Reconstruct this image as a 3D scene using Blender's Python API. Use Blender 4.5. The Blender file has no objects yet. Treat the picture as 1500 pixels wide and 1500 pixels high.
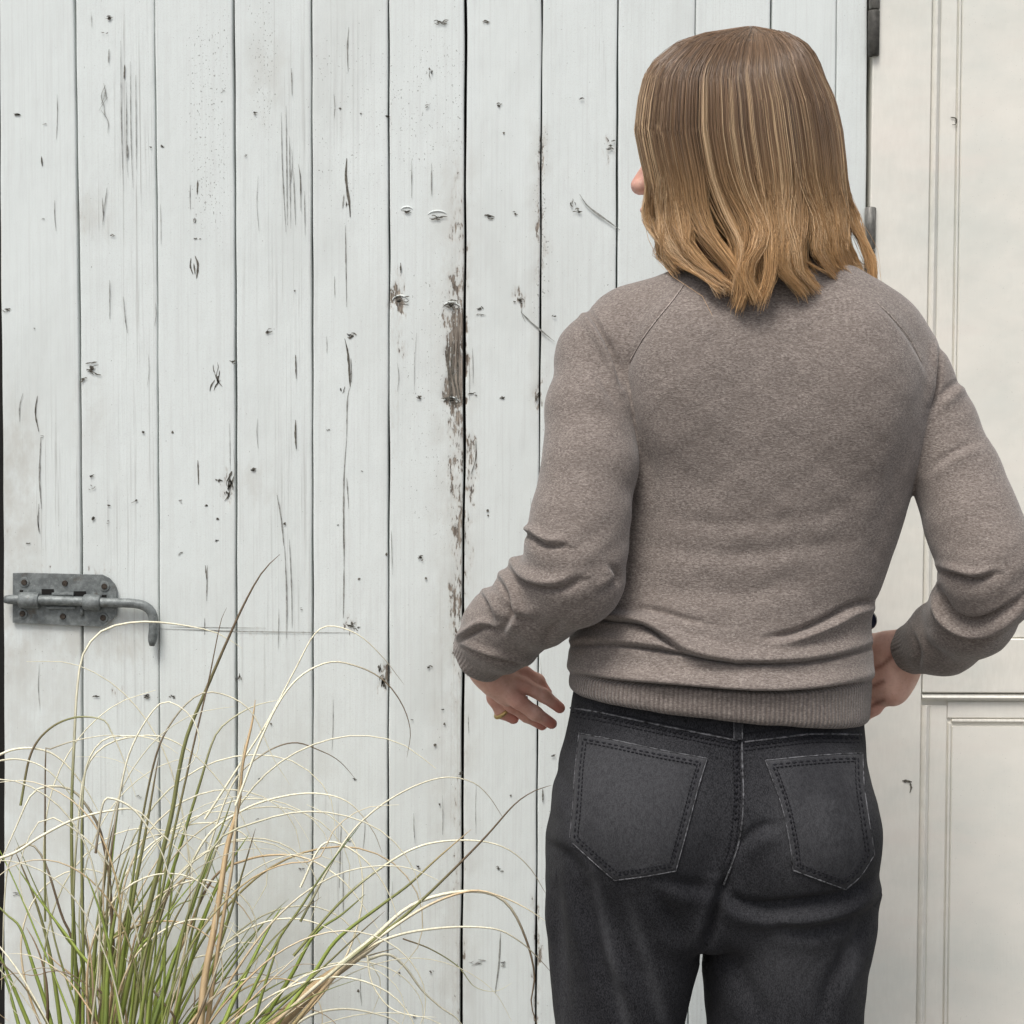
import bpy, bmesh, math, random
import numpy as np
from mathutils import Vector, Matrix, Euler
R_ = math.radians
random.seed(7)
rng = np.random.default_rng(7)
SC = bpy.context.scene
COL = SC.collection

# ------------------------------------------------------------------ camera
F = 2466.0 / 1500.0                     # focal length in picture widths
CAM_P = np.array([0.0, -2.3, 1.20])
cam = bpy.data.cameras.new('camera'); cam.sensor_width = 36; cam.lens = 36 * F
cam.clip_start = 0.05; cam.clip_end = 500
co = bpy.data.objects.new('camera', cam); COL.objects.link(co); SC.camera = co
CM = Euler((R_(90 - 2.73), 0, 0)).to_matrix() @ Matrix.Rotation(R_(0.21), 3, 'Z')
co.matrix_world = Matrix.Translation(Vector(CAM_P)) @ CM.to_4x4()
CR = np.array(CM)

# ------------------------------------------------------------------ light
SUN_EL, SUN_AZ = 60.0, 205.0            # azimuth from +y (the wall), clockwise seen from above
w = bpy.data.worlds.new('World'); SC.world = w; w.use_nodes = True
nt = w.node_tree; nt.nodes.clear()
sky = nt.nodes.new('ShaderNodeTexSky'); sky.sky_type = 'NISHITA'; sky.sun_disc = False
sky.sun_elevation = R_(SUN_EL); sky.sun_rotation = R_(SUN_AZ)
sky.air_density = 1.0; sky.dust_density = 4.0; sky.ozone_density = 0.6
bg = nt.nodes.new('ShaderNodeBackground'); bg.inputs[1].default_value = 0.088
wo = nt.nodes.new('ShaderNodeOutputWorld')
hs = nt.nodes.new('ShaderNodeHueSaturation'); hs.inputs['Saturation'].default_value = 0.5
nt.links.new(sky.outputs[0], hs.inputs['Color']); nt.links.new(hs.outputs[0], bg.inputs[0]); nt.links.new(bg.outputs[0], wo.inputs[0])
sl = bpy.data.lights.new('sun', 'SUN'); sl.energy = 1.5; sl.angle = R_(22); sl.color = (1.0, 0.975, 0.94)
so = bpy.data.objects.new('sun', sl); COL.objects.link(so)
az, el = R_(SUN_AZ), R_(SUN_EL)
sd = Vector((math.sin(az) * math.cos(el), math.cos(az) * math.cos(el), math.sin(el)))
so.rotation_euler = sd.to_track_quat('Z', 'Y').to_euler(); so.location = sd * 20
vs = SC.view_settings; vs.view_transform = 'Standard'; vs.look = 'None'; vs.gamma = 1; vs.use_curve_mapping = False
vs.exposure = 0.74

# ------------------------------------------------------------------ picture <-> world
def P(px, py, y):
    """world point on the plane y = Y that the camera sees at photo pixel (px, py) of 1500"""
    d = CR @ np.array([(px - 750) / 1500 / F, -(py - 750) / 1500 / F, -1.0])
    t = (y - CAM_P[1]) / d[1]
    return CAM_P + d * t
def proj(V):
    c = (np.asarray(V) - CAM_P) @ CR
    return 750 + c[:, 0] / -c[:, 2] * F * 1500, 750 - c[:, 1] / -c[:, 2] * F * 1500
def sstep(a, b, x):
    t = np.clip((x - a) / (b - a), 0, 1); return t * t * (3 - 2 * t)

# ------------------------------------------------------------------ objects
def link(name, me, m=None, parent=None, smooth=False):
    o = bpy.data.objects.new(name, me); COL.objects.link(o)
    if m is not None: me.materials.append(m)
    if smooth: me.polygons.foreach_set('use_smooth', np.ones(len(me.polygons), bool))
    if parent is not None: o.parent = parent
    return o
def mesh(name, V, Fc, m=None, parent=None, smooth=False):
    me = bpy.data.meshes.new(name)
    V = np.asarray(V, dtype=np.float32)
    if isinstance(Fc, np.ndarray):
        n = Fc.shape[1]
        me.vertices.add(len(V)); me.vertices.foreach_set('co', V.ravel())
        me.loops.add(Fc.size); me.loops.foreach_set('vertex_index', Fc.ravel().astype(np.int32))
        me.polygons.add(len(Fc)); me.polygons.foreach_set('loop_start', np.arange(0, Fc.size, n, dtype=np.int32))
        me.update(calc_edges=True)
    else:
        me.from_pydata([tuple(v) for v in V.tolist()], [], Fc); me.update()
    return link(name, me, m, parent, smooth)
def attr(o, name, vals):
    a = o.data.attributes.new(name, 'FLOAT', 'POINT'); a.data.foreach_set('value', np.asarray(vals, np.float32))
def cattr(o, name, cols):
    a = o.data.attributes.new(name, 'FLOAT_COLOR', 'POINT')
    c = np.ones((len(cols), 4), np.float32); c[:, :3] = cols; a.data.foreach_set('color', c.ravel())
def empty(name, loc):
    o = bpy.data.objects.new(name, None); COL.objects.link(o); o.location = Vector(loc); return o
def bmo(name, bm, m, parent=None, smooth=False):
    me = bpy.data.meshes.new(name); bm.to_mesh(me); bm.free(); return link(name, me, m, parent, smooth)
def tag(o, label=None, cat=None, group=None, kind=None):
    kind = kind or ('thing' if cat else None)
    for k, v in (('label', label), ('category', cat), ('group', group), ('kind', kind)):
        if v: o[k] = v
    return o
class MB:
    """collects simple solids into one mesh"""
    def __init__(s): s.V = []; s.F = []
    def box(s, x0, x1, y0, y1, z0, z1, bev=0.0):
        bm = bmesh.new(); bmesh.ops.create_cube(bm, size=1)
        for v in bm.verts: v.co = Vector(((x0 + x1) / 2 + v.co.x * (x1 - x0), (y0 + y1) / 2 + v.co.y * (y1 - y0), (z0 + z1) / 2 + v.co.z * (z1 - z0)))
        if bev: bmesh.ops.bevel(bm, geom=bm.edges[:], offset=bev, segments=2, affect='EDGES', profile=0.5)
        return s.add_bm(bm)
    def add_bm(s, bm):
        n = len(s.V); bm.verts.index_update()
        s.V += [tuple(v.co) for v in bm.verts]; s.F += [[v.index + n for v in f.verts] for f in bm.faces]; bm.free(); return s
    def tube(s, pts, rad, seg=8, caps=True, flat=None):
        pts = [Vector(p) for p in pts]; n0 = len(s.V); prev = None
        for i, p in enumerate(pts):
            t = (pts[min(i + 1, len(pts) - 1)] - pts[max(i - 1, 0)]).normalized()
            if prev is None:
                a = Vector((0, 0, 1)) if abs(t.z) < .9 else Vector((1, 0, 0)); prev = t.cross(a).normalized()
            u = (prev - t * prev.dot(t)).normalized(); prev = u; v = t.cross(u)
            r = rad[i] if hasattr(rad, '__len__') else rad
            for k in range(seg):
                a = 2 * math.pi * k / seg
                s.V.append(tuple(p + u * (r * math.cos(a)) + v * (r * math.sin(a) * (flat or 1))))
        for i in range(len(pts) - 1):
            for k in range(seg):
                a, b = n0 + i * seg + k, n0 + i * seg + (k + 1) % seg
                s.F.append([a, b, b + seg, a + seg])
        if caps:
            s.F.append([n0 + k for k in range(seg)][::-1]); e = n0 + (len(pts) - 1) * seg; s.F.append([e + k for k in range(seg)])
        return s
    def disc(s, c, r, h, seg=16, r2=None):
        """short cylinder whose face looks at -y, from y = c.y back to c.y + h"""
        n0 = len(s.V); r2 = r if r2 is None else r2
        for (yy, rr) in ((c[1], r2), (c[1] + h, r)):
            for k in range(seg):
                a = 2 * math.pi * k / seg; s.V.append((c[0] + rr * math.cos(a), yy, c[2] + rr * math.sin(a)))
        for k in range(seg): s.F.append([n0 + k, n0 + (k + 1) % seg, n0 + seg + (k + 1) % seg, n0 + seg + k])
        s.F.append([n0 + k for k in range(seg)][::-1]); return s
    def prism(s, poly, y0, y1):
        n0 = len(s.V); n = len(poly)
        s.V += [(p[0], y0, p[1]) for p in poly] + [(p[0], y1, p[1]) for p in poly]
        s.F.append([n0 + k for k in range(n)]); s.F.append([n0 + n + k for k in range(n)][::-1])
        for k in range(n): s.F.append([n0 + k, n0 + n + k, n0 + n + (k + 1) % n, n0 + (k + 1) % n])
        return s
    def build(s, name, m, parent=None, smooth=False):
        o = mesh(name, s.V, s.F, m, parent, smooth)
        bm = bmesh.new(); bm.from_mesh(o.data); bmesh.ops.recalc_face_normals(bm, faces=bm.faces[:]); bm.to_mesh(o.data); bm.free()
        return o
def spline(pts, n):
    """Catmull-Rom through PTS (any dimension), n samples evenly spread along the length"""
    p = np.asarray(pts, float); p = np.vstack([2 * p[0] - p[1], p, 2 * p[-1] - p[-2]]); out = []
    for i in range(1, len(p) - 2):
        for t in np.linspace(0, 1, 14, endpoint=False):
            a, b, c, d = p[i - 1], p[i], p[i + 1], p[i + 2]
            out.append(.5 * (2 * b + (c - a) * t + (2 * a - 5 * b + 4 * c - d) * t * t + (3 * b - a - 3 * c + d) * t ** 3))
    out.append(p[-2]); out = np.array(out)
    L = np.r_[0, np.cumsum(np.linalg.norm(np.diff(out, axis=0), axis=1))]
    return np.stack([np.interp(np.linspace(0, L[-1], n), L, out[:, k]) for k in range(out.shape[1])], 1)

# ------------------------------------------------------------------ materials
class NT:
    def __init__(s, name):
        s.m = bpy.data.materials.new(name); s.m.use_nodes = True; s.t = s.m.node_tree
        s.b = s.t.nodes['Principled BSDF']; s.b.inputs['Specular IOR Level'].default_value = 0.3
    def n(s, typ, **kw):
        x = s.t.nodes.new('ShaderNode' + typ)
        for k, v in kw.items(): setattr(x, k, v)
        return x
    def put(s, sock, v):
        if hasattr(v, 'is_linked') or hasattr(v, 'links'): s.t.links.new(v, sock)
        elif hasattr(v, '__len__') and len(v) == 3 and sock.type == 'RGBA': sock.default_value = (*v, 1)
        else: sock.default_value = v
    def math(s, op, a, b=0.0, c=0.0, clamp=False):
        x = s.n('Math', operation=op, use_clamp=clamp); s.put(x.inputs[0], a); s.put(x.inputs[1], b); s.put(x.inputs[2], c); return x.outputs[0]
    def mix(s, f, a, b, mode='MIX'):
        x = s.n('Mix', data_type='RGBA', blend_type=mode); s.put(x.inputs[0], f); s.put(x.inputs[6], a); s.put(x.inputs[7], b); return x.outputs[2]
    def pos(s, scale=(1, 1, 1)):
        g = s.n('NewGeometry'); mp = s.n('Mapping'); s.t.links.new(g.outputs['Position'], mp.inputs[0]); mp.inputs['Scale'].default_value = scale; return mp.outputs[0]
    def noise(s, scale, detail=4, rough=.55, stretch=(1, 1, 1), dist=0.0):
        x = s.n('TexNoise'); s.put(x.inputs['Vector'], s.pos(stretch)); x.inputs['Scale'].default_value = scale
        x.inputs['Detail'].default_value = detail; x.inputs['Roughness'].default_value = rough; x.inputs['Distortion'].default_value = dist
        return x.outputs['Fac']
    def step(s, v, a, b):
        x = s.n('MapRange', interpolation_type='SMOOTHSTEP'); s.put(x.inputs[0], v); x.inputs[1].default_value = a; x.inputs[2].default_value = b; return x.outputs[0]
    def attr(s, name, out='Fac'):
        x = s.n('Attribute', attribute_name=name); return x.outputs[out]
    def bump(s, h, strength, dist, normal=None):
        x = s.n('Bump'); x.inputs['Strength'].default_value = strength; x.inputs['Distance'].default_value = dist; s.put(x.inputs['Height'], h)
        if normal is not None: s.put(x.inputs['Normal'], normal)
        return x.outputs[0]
    def out(s, color=None, rough=None, normal=None, **kw):
        if color is not None: s.put(s.b.inputs['Base Color'], color)
        if rough is not None: s.put(s.b.inputs['Roughness'], rough)
        if normal is not None: s.put(s.b.inputs['Normal'], normal)
        for k, v in kw.items(): s.put(s.b.inputs[k.replace('_', ' ')], v)
        return s.m

def plank_paint():
    t = NT('weathered_white_paint')
    dirt = t.step(t.noise(5.5, 5, .6, (1, 1, .45)), .44, .76)
    fine = t.noise(900, 3, .6)
    c = t.mix(t.math('MULTIPLY', dirt, .7), (.722, .764, .744), (.58, .605, .578))
    ob = t.n('ObjectInfo')
    c = t.mix(t.math('MULTIPLY', ob.outputs['Random'], .35), c, (.665, .708, .690))
    c = t.mix(t.step(fine, .50, .74), c, (.63, .65, .63))
    c = t.mix(t.math('MULTIPLY', t.attr('stain'), t.step(t.noise(32, 5, .65, (1, 1, .6)), .30, .62)), c, (.46, .44, .39))
    # grain raised through the paint
    g1 = t.noise(330, 3, .5, (1, .2, .012)); g2 = t.noise(700, 2, .5, (1, .2, .02))
    ga = t.attr('grain')
    gl = t.math('MULTIPLY', t.step(t.math('ADD', t.math('MULTIPLY', g1, .75), t.math('MULTIPLY', g2, .25)), .54, .66), ga)
    c = t.mix(t.math('MULTIPLY', gl, .8, clamp=True), c, (.33, .33, .31))
    c = t.mix(t.math('MULTIPLY', t.step(g1, .46, .70), .26), c, (.55, .56, .54))
    c = t.mix(t.math('MULTIPLY', t.step(t.noise(120, 5, .7, (1, .3, .10)), .48, .72), .35), c, (.60, .615, .60))
    # fly specks and pin holes in the paint
    sp = t.step(t.math('ADD', t.noise(420, 2, .5, (1, 1, .7)), t.math('MULTIPLY', t.attr('speck'), .11)), .735, .775)
    c = t.mix(t.math('MULTIPLY', sp, .75), c, (.24, .24, .22))
    # paint lost to bare grey wood
    fl = t.noise(260, 6, .66, (1, .4, .28)); fl2 = t.noise(60, 4, .6, (1, .4, .3))
    dm = t.math('ADD', t.attr('damage'), t.math('ADD', t.math('MULTIPLY', t.math('SUBTRACT', fl, .5), 1.35), t.math('MULTIPLY', t.math('SUBTRACT', fl2, .5), .9)))
    mask = t.step(dm, .50, .60); flake_shadow = t.step(dm, .22, .56)
    wn = t.noise(420, 5, .7, (1, .3, .05))
    wood = t.mix(t.step(wn, .36, .66), (.085, .068, .054), (.42, .37, .31))
    c = t.mix(t.math('MULTIPLY', flake_shadow, .38), c, (.50, .47, .42))  # shadow of the paint flakes, coloured in around the bare wood
    c = t.mix(mask, c, wood)
    h = t.math('ADD', t.math('MULTIPLY', g1, t.math('ADD', t.math('MULTIPLY', ga, .9), .22)), t.math('MULTIPLY', mask, -1.2))
    h = t.math('ADD', h, t.math('MULTIPLY', fine, .12))
    nrm = t.bump(h, .55, .0012)
    nrm = t.bump(t.noise(14, 3, .5, (1, 1, .5)), .25, .01, nrm)
    return t.out(c, t.math('MULTIPLY_ADD', mask, .3, .52), nrm)
def panel_paint():
    t = NT('cream_gloss_paint')
    d = t.step(t.noise(4.2, 5, .6, (1, 1, 1.4)), .40, .72); d2 = t.step(t.noise(9, 4, .6, (.5, 1, 1.5)), .5, .75)
    c = t.mix(d, (.80, .775, .70), (.69, .695, .635)); c = t.mix(t.math('MULTIPLY', d2, .5), c, (.78, .72, .65))
    c = t.mix(t.math('MULTIPLY', t.step(t.noise(500, 2, .5), .70, .76), .5), c, (.42, .40, .36))
    c = t.mix(t.math('MULTIPLY', t.attr('dirt'), t.step(t.noise(180, 4, .6, (1, 1, .25)), .35, .65)), c, (.36, .33, .27))
    n = t.bump(t.noise(240, 3, .5, (1, 1, .12)), .18, .001); n = t.bump(t.noise(11, 3, .5), .25, .01, n)
    return t.out(c, .42, n)
def simple(name, col, rough=.6, var=.15, scale=60, bump=0.0, metal=0.0, stretch=(1, 1, 1)):
    t = NT(name); k = t.noise(scale, 4, .6, stretch)
    c = t.mix(t.step(k, .3, .7), tuple(x * (1 - var) for x in col), tuple(min(1, x * (1 + var)) for x in col))
    n = t.bump(k, bump, .002) if bump else None
    return t.out(c, rough, n, Metallic=metal)
def steel():
    t = NT('galvanised_steel')
    a = t.noise(130, 5, .65); b = t.noise(420, 3, .6)
    c = t.mix(t.step(a, .35, .7), (.145, .158, .156), (.255, .275, .27)); c = t.mix(t.step(b, .62, .75), c, (.36, .37, .36))
    c = t.mix(t.math('MULTIPLY', t.step(t.noise(45, 4, .6), .58, .72), .6), c, (.10, .075, .05))
    return t.out(c, .55, t.bump(b, .25, .0008), Metallic=.35)
def wool():
    t = NT('taupe_heather_wool')
    h1 = t.noise(760, 3, .6, (.42, .6, 1.0)); h2 = t.noise(360, 3, .6, (.22, .5, 1.0)); h3 = t.noise(26, 4, .6, (.5, .6, 1)); h4 = t.noise(1100, 2, .6, (.6, .6, 1))
    c = t.mix(t.step(h1, .30, .70), (.122, .099, .088), (.300, .259, .230))
    c = t.mix(t.math('MULTIPLY', t.step(h2, .42, .66), .55), c, (.155, .128, .112))
    c = t.mix(t.math('MULTIPLY', t.step(h3, .4, .7), .22), c, (.190, .158, .138))
    c = t.mix(t.math('MULTIPLY', t.step(h4, .60, .74), .6), c, (.50, .455, .415))
    rib = t.attr('rib'); u = t.attr('rib_u')
    wv = t.math('SINE', t.math('MULTIPLY', u, 2 * math.pi / .0043))
    wr = t.math('MULTIPLY', wv, rib)
    c = t.mix(t.math('MULTIPLY', t.math('MAXIMUM', t.math('MULTIPLY', wr, -1), 0), .45), c, (.07, .055, .048))
    n = t.bump(t.math('ADD', t.math('MULTIPLY', h1, .7), t.math('MULTIPLY', h4, .5)), .6, .0014)
    n = t.bump(wr, .7, .0009, n)
    return t.out(c, .95, n, Specular_IOR_Level=.1, Sheen_Weight=.25, Sheen_Roughness=.5)
def denim():
    t = NT('washed_black_denim')
    f = t.noise(1000, 2, .6, (1, 1, .5)); m_ = t.noise(300, 4, .65, (1, 1, .45)); l_ = t.noise(13, 4, .6, (1, 1, .5))
    c = t.mix(t.step(f, .34, .7), (.0062, .0062, .0075), (.039, .039, .043))
    c = t.mix(t.math('MULTIPLY', t.step(m_, .4, .7), .4), c, (.038, .038, .042))
    c = t.mix(t.math('MULTIPLY', t.attr('wear_lit'), t.math('MULTIPLY_ADD', m_, 1.2, .2), clamp=True), c, (.105, .105, .110))
    c = t.mix(t.math('MULTIPLY', t.step(l_, .45, .7), .4), c, (.0075, .0075, .010))
    n = t.bump(t.math('ADD', f, t.math('MULTIPLY', m_, .8)), .5, .0012)
    return t.out(c, .9, n, Specular_IOR_Level=.15, Sheen_Weight=.02)
def skin():
    t = NT('skin')
    a = t.noise(45, 4, .6); b = t.noise(400, 3, .6)
    c = t.mix(t.step(a, .35, .7), (.62, .355, .275), (.74, .47, .375)); c = t.mix(t.math('MULTIPLY', t.attr('blush'), 1.0, clamp=True), c, (.56, .21, .16))
    c = t.mix(t.math('MULTIPLY', t.step(b, .5, .75), .25), c, (.38, .19, .15))
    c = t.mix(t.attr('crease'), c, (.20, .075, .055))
    return t.out(c, .5, t.bump(b, .2, .0006), Subsurface_Weight=.12, Subsurface_Radius=(.008, .003, .0015))
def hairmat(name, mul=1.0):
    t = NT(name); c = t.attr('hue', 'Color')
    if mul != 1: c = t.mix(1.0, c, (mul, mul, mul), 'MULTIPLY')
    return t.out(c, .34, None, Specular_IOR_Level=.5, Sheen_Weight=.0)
def bladem():
    t = NT('grass_blade'); c = t.attr('hue', 'Color')
    k = t.noise(240, 3, .6, (1, 1, .25)); c = t.mix(t.math('MULTIPLY', t.step(k, .4, .7), .2), c, (.16, .12, .06))
    return t.out(c, .5, t.bump(k, .3, .0006))
M = {}
M['paint'] = plank_paint(); M['cream'] = panel_paint(); M['steel'] = steel(); M['wool'] = wool(); M['denim'] = denim(); M['skin'] = skin()
M['hair'] = hairmat('hair'); M['underhair'] = hairmat('inner_hair', .55); M['blade'] = bladem()  # inner hair is the hair colour darkened for shade
M['black'] = simple('dark_recess', (.012, .011, .010), .9)  # black for the shade inside gaps and slots, put into the colour
M['crack'] = simple('dark_crack', (.115, .106, .088), .9, .5, 300)
M['faint'] = simple('grey_crack', (.27, .27, .25), .9, .35, 300)
M['rust'] = simple('rusty_screw', (.060, .048, .038), .6, .5, 300, .4, .3)
M['hinge'] = simple('worn_hinge_metal', (.17, .165, .15), .5, .45, 160, .4, .3, (1, 1, .3))
M['hinge_dark'] = simple('dark_hinge_metal', (.065, .062, .055), .6, .3, 160, .3, .2)
M['edge'] = simple('frayed_denim_edge', (.085, .085, .09), .9, .9, 160)
M['stitch'] = simple('charcoal_thread', (.010, .010, .013), .9, .3, 300)
M['stitch_light'] = simple('grey_thread', (.085, .085, .088), .9, .3, 300)
M['seam'] = simple('knit_seam', (.36, .31, .28), .95, .45, 500, .5)
M['gold'] = simple('gold', (.50, .36, .15), .35, .2, 200, 0, .7)
M['navy'] = simple('navy_plastic', (.008, .011, .03), .3, .2, 200)
M['shoe'] = simple('black_leather', (.02, .02, .02), .5)
M['terracotta'] = simple('terracotta', (.30, .15, .09), .8, .2, 40, .3)
M['wall'] = simple('limewashed_wall', (.62, .62, .58), .9, .1, 12, .4)
def gravel():
    t = NT('gravel'); v = t.n('TexVoronoi'); t.put(v.inputs['Vector'], t.pos()); v.inputs['Scale'].default_value = 55
    c = t.mix(t.step(t.noise(20, 4, .6), .3, .7), (.22, .215, .20), (.36, .35, .335)); c = t.mix(t.step(v.outputs['Distance'], .4, .8), c, (.10, .09, .08))
    return t.out(c, .9, t.bump(v.outputs['Distance'], .8, .02))
M['gravel'] = gravel()

# ------------------------------------------------------------------ the ground and the walls beyond the doors
tag(mesh('ground', [(-60, -120, 0), (60, -120, 0), (60, 60, 0), (-60, 60, 0)], [[0, 1, 2, 3]], M['gravel']), kind='structure')
MB().box(-4.0, P(-70, 750, 0)[0], -.02, .25, -.2, 2.7, .004).build('wall', M['wall'])['kind'] = 'structure'
MB().box(1.42, 4.5, -.02, .25, -.2, 2.7, .004).build('wall', M['wall'])['kind'] = 'structure'
MB().box(P(-70, 750, 0)[0] + .001, 1.419, -.03, .25, 2.16, 2.7, .004).build('lintel', M['wall'])['kind'] = 'structure'

# ------------------------------------------------------------------ plank door
ZT, ZB = 2.14, 0.04
seams = [  # seam centre: photo x at y = 0, 400, 800, 1500, and its half width there in photo pixels
    ((-1, 1.5, 5.5, 6.5), 0), ((109, 115.5, 119.5, 122), 1.5), ((226, 230.5, 232.5, 235), 1.0), ((342, 345, 346, 347), 1.5),
    ((456, 457.5, 458, 458), 1.3), ((569, 570, 569.3, 568), 1.2), ((682, 681, 679, 676), 2.0), ((794, 792, 789, 785), 1.2),
    ((905.5, 903.5, 901, 896), 1.4), ((1019, 1016, 1013, 1008), .5), ((1130, 1126, 1122, 1115), 1.5), ((1226, 1222, 1219, 1212), .7),
    ((1271, 1267.5, 1264, 1258), 0)]
SY = (0, 400, 800, 1500)
def seam_x(i, py): return np.interp(py, SY, seams[i][0]) if 0 <= py <= 1500 else (seams[i][0][0] + (seams[i][0][3] - seams[i][0][0]) * py / 1500)
door = empty('plank_door', P(640, 1900, 0) * np.array([1, 1, 0]) + np.array([0, 0, ZB]))
tag(door, 'old white painted door of vertical planks with knots, peeling paint and a grey slide bolt', 'door')
door_inv = -np.array(door.location)
def child(o, parent_loc):                      # geometry was written in world coordinates: keep it there
    o.location = Vector(-np.asarray(parent_loc)); return o
# where paint is lost, grain shows and specks gather (photo pixels: x0, x1, y0, y1, strength, feather x, feather y)
DMG = [(662, 683, 245, 420, .42, 8, 40), (656, 683, 395, 470, .50, 9, 30), (652, 683, 455, 600, .64, 9, 22), (657, 682, 590, 700, .50, 9, 40),
       (660, 682, 690, 1000, .46, 9, 40), (664, 680, 980, 1500, .34, 8, 60), (681, 697, 640, 690, .52, 6, 15), (681, 698, 695, 735, .55, 6, 10),
       (681, 690, 760, 860, .46, 6, 15), (681, 686, 250, 640, .36, 4, 30), (785, 797, 195, 420, .42, 4, 30), (786, 796, 300, 345, .52, 4, 12),
       (784, 796, 560, 600, .52, 4, 8), (782, 790, 1310, 1500, .5, 4, 20), (573, 594, 420, 455, .60, 6, 8), (575, 592, 395, 525, .36, 6, 12),
       (576, 586, 520, 680, .26, 5, 30), (555, 571, 975, 1012, .58, 6, 8), (752, 772, 425, 448, .46, 6, 6), (326, 345, 690, 735, .45, 6, 10),
       (505, 524, 906, 925, .52, 7, 6), (884, 903, 205, 235, .40, 6, 8), (20, 170, 832, 841, .36, 8, 3), (250, 300, 917, 929, .26, 40, 4),
       (330, 505, 922, 930, .33, 30, 3), (165, 192, 1005, 1030, .34, 7, 8), (690, 790, 1190, 1200, .08, 20, 20), (117, 125, 300, 345, .36, 3, 10),
       (640, 682, 225, 1500, .10, 20, 90), (2, 12, 500, 1500, .20, 5, 90), (318, 345, 520, 545, .2, 6, 6)]
GRN = [(165, 222, 35, 345, .9, 12, 40), (122, 160, 270, 340, .75, 10, 20), (408, 452, 150, 345, .55, 8, 30), (405, 455, 380, 900, .50, 12, 60), (180, 228, 345, 720, .6, 14, 60),
       (55, 112, 650, 800, .75, 10, 30), (28, 110, 560, 700, .25, 20, 40), (395, 452, 0, 150, .35, 10, 40), (355, 395, 260, 420, .3, 14, 40), (150, 215, 740, 1060, .42, 16, 60),
       (500, 520, 850, 940, .4, 8, 20), (480, 510, 1170, 1330, .65, 8, 30), (405, 450, 800, 940, .5, 10, 30), (880, 905, 30, 110, .6, 6, 20),
       (640, 680, 800, 1500, .3, 12, 80), (480, 540, 0, 250, .25, 10, 60), (120, 230, 1060, 1500, .25, 20, 60), (350, 400, 700, 1100, .3, 14, 60)]
SPK = [(280, 330, 40, 340, .9, 20, 60), (370, 400, 0, 200, .9, 16, 40), (460, 560, 60, 330, .5, 20, 60), (570, 680, 60, 240, .6, 20, 40), (685, 790, 0, 800, .25, 20, 60),
       (600, 680, 400, 800, .5, 20, 60), (0, 120, 760, 1000, .4, 20, 60), (785, 800, 180, 460, 1.2, 5, 30)]
STN = [(0, 45, 620, 1000, .55, 30, 90), (110, 150, 570, 640, .25, 20, 40), (60, 200, 905, 960, .5, 40, 20), (0, 110, 960, 1500, .30, 30, 90), (370, 410, 60, 170, .3, 20, 40), (120, 160, 290, 340, .3, 20, 20), (225, 480, 1050, 1500, .22, 60, 120), (640, 690, 230, 1500, .3, 25, 60), (780, 800, 180, 600, .3, 12, 60), (350, 400, 690, 730, .3, 20, 16)]
def field(px, py, L):
    o = np.zeros_like(px)
    px = px + 2.6 * np.sin(py * .11 + px * .05) + 2.2 * np.sin(py * .043 + 1.3) + 1.5 * np.sin(py * .31 + px * .2); py = py + 7 * np.sin(px * .35) + 4 * np.sin(px * .9 + 1)
    for (x0, x1, y0, y1, s, fx, fy) in L:
        o = np.maximum(o, s * sstep(x0 - fx, x0 + fx * .4, px) * (1 - sstep(x1 - fx * .4, x1 + fx, px)) * sstep(y0 - fy, y0 + fy * .6, py) * (1 - sstep(y1 - fy * .6, y1 + fy, py)))
    return o
planks = []
for i in range(len(seams) - 1):
    hl, hr = seams[i][1], seams[i + 1][1]
    pys = np.r_[np.linspace(-330, -20, 4), np.arange(-10, 1515, 5.0), np.linspace(1530, 1880, 5)]
    vis = i < 11
    nx = 34 if vis else 10
    V = []; meta = []
    off = (0, .0006, -.0005, .0004, -.0004, .0008, .0, .0014, -.0006, .0004, .0, .0006, -.002)[i]
    for py in pys:
        xl = seam_x(i, py) + hl; xr = seam_x(i + 1, py) - hr
        wob = 0.5 * math.sin(py * .013 + i * 2.1) + .35 * math.sin(py * .041 + i)
        if i in (5, 6): wob += 0.8 * math.sin(py * .021)
        xs = np.r_[xl, xl + .7, np.linspace(xl + 2.4, xr - 2.4, nx), xr - .7, xr]
        for k, x in enumerate(xs):
            e = min(k, len(xs) - 1 - k)
            dy = (.0016, .0004, 0)[min(e, 2)]
            xx = x + (wob * .6 if e < 2 else 0)
            p = P(xx, py, 0.0); V.append((p[0], dy + off, p[2])); meta.append((xx, py))
    V = np.array(V); meta = np.array(meta); W = nx + 4; H = len(pys)
    V[:, 2] = np.clip(V[:, 2], ZB, ZT)
    d = field(meta[:, 0], meta[:, 1], DMG); g = field(meta[:, 0], meta[:, 1], GRN); s = field(meta[:, 0], meta[:, 1], SPK); st = field(meta[:, 0], meta[:, 1], STN)
    V[:, 1] += np.maximum(d - .35, 0) * .004 + rng.normal(0, .00005, len(V))
    idx = np.arange(W * H).reshape(H, W)
    Q = np.stack([idx[:-1, :-1], idx[1:, :-1], idx[1:, 1:], idx[:-1, 1:]], -1).reshape(-1, 4)
    n0 = len(V); ed = np.r_[idx[:, 0], idx[:, -1]]; B = V[ed].copy(); B[:, 1] = .024
    V2 = np.vstack([V, B]); sl_ = n0 + np.arange(H); sr_ = n0 + H + np.arange(H)
    Q2 = np.vstack([Q, np.stack([idx[:-1, 0], sl_[:-1], sl_[1:], idx[1:, 0]], -1), np.stack([idx[:-1, -1], idx[1:, -1], sr_[1:], sr_[:-1]], -1)])
    o = mesh('plank', V2 + door_inv, Q2.astype(np.int32), M['paint'], door, True)
    z = np.zeros(2 * H); attr(o, 'damage', np.r_[d, z]); attr(o, 'grain', np.r_[g, z]); attr(o, 'speck', np.r_[s, z]); attr(o, 'stain', np.r_[st, z])
    planks.append(o)
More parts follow.
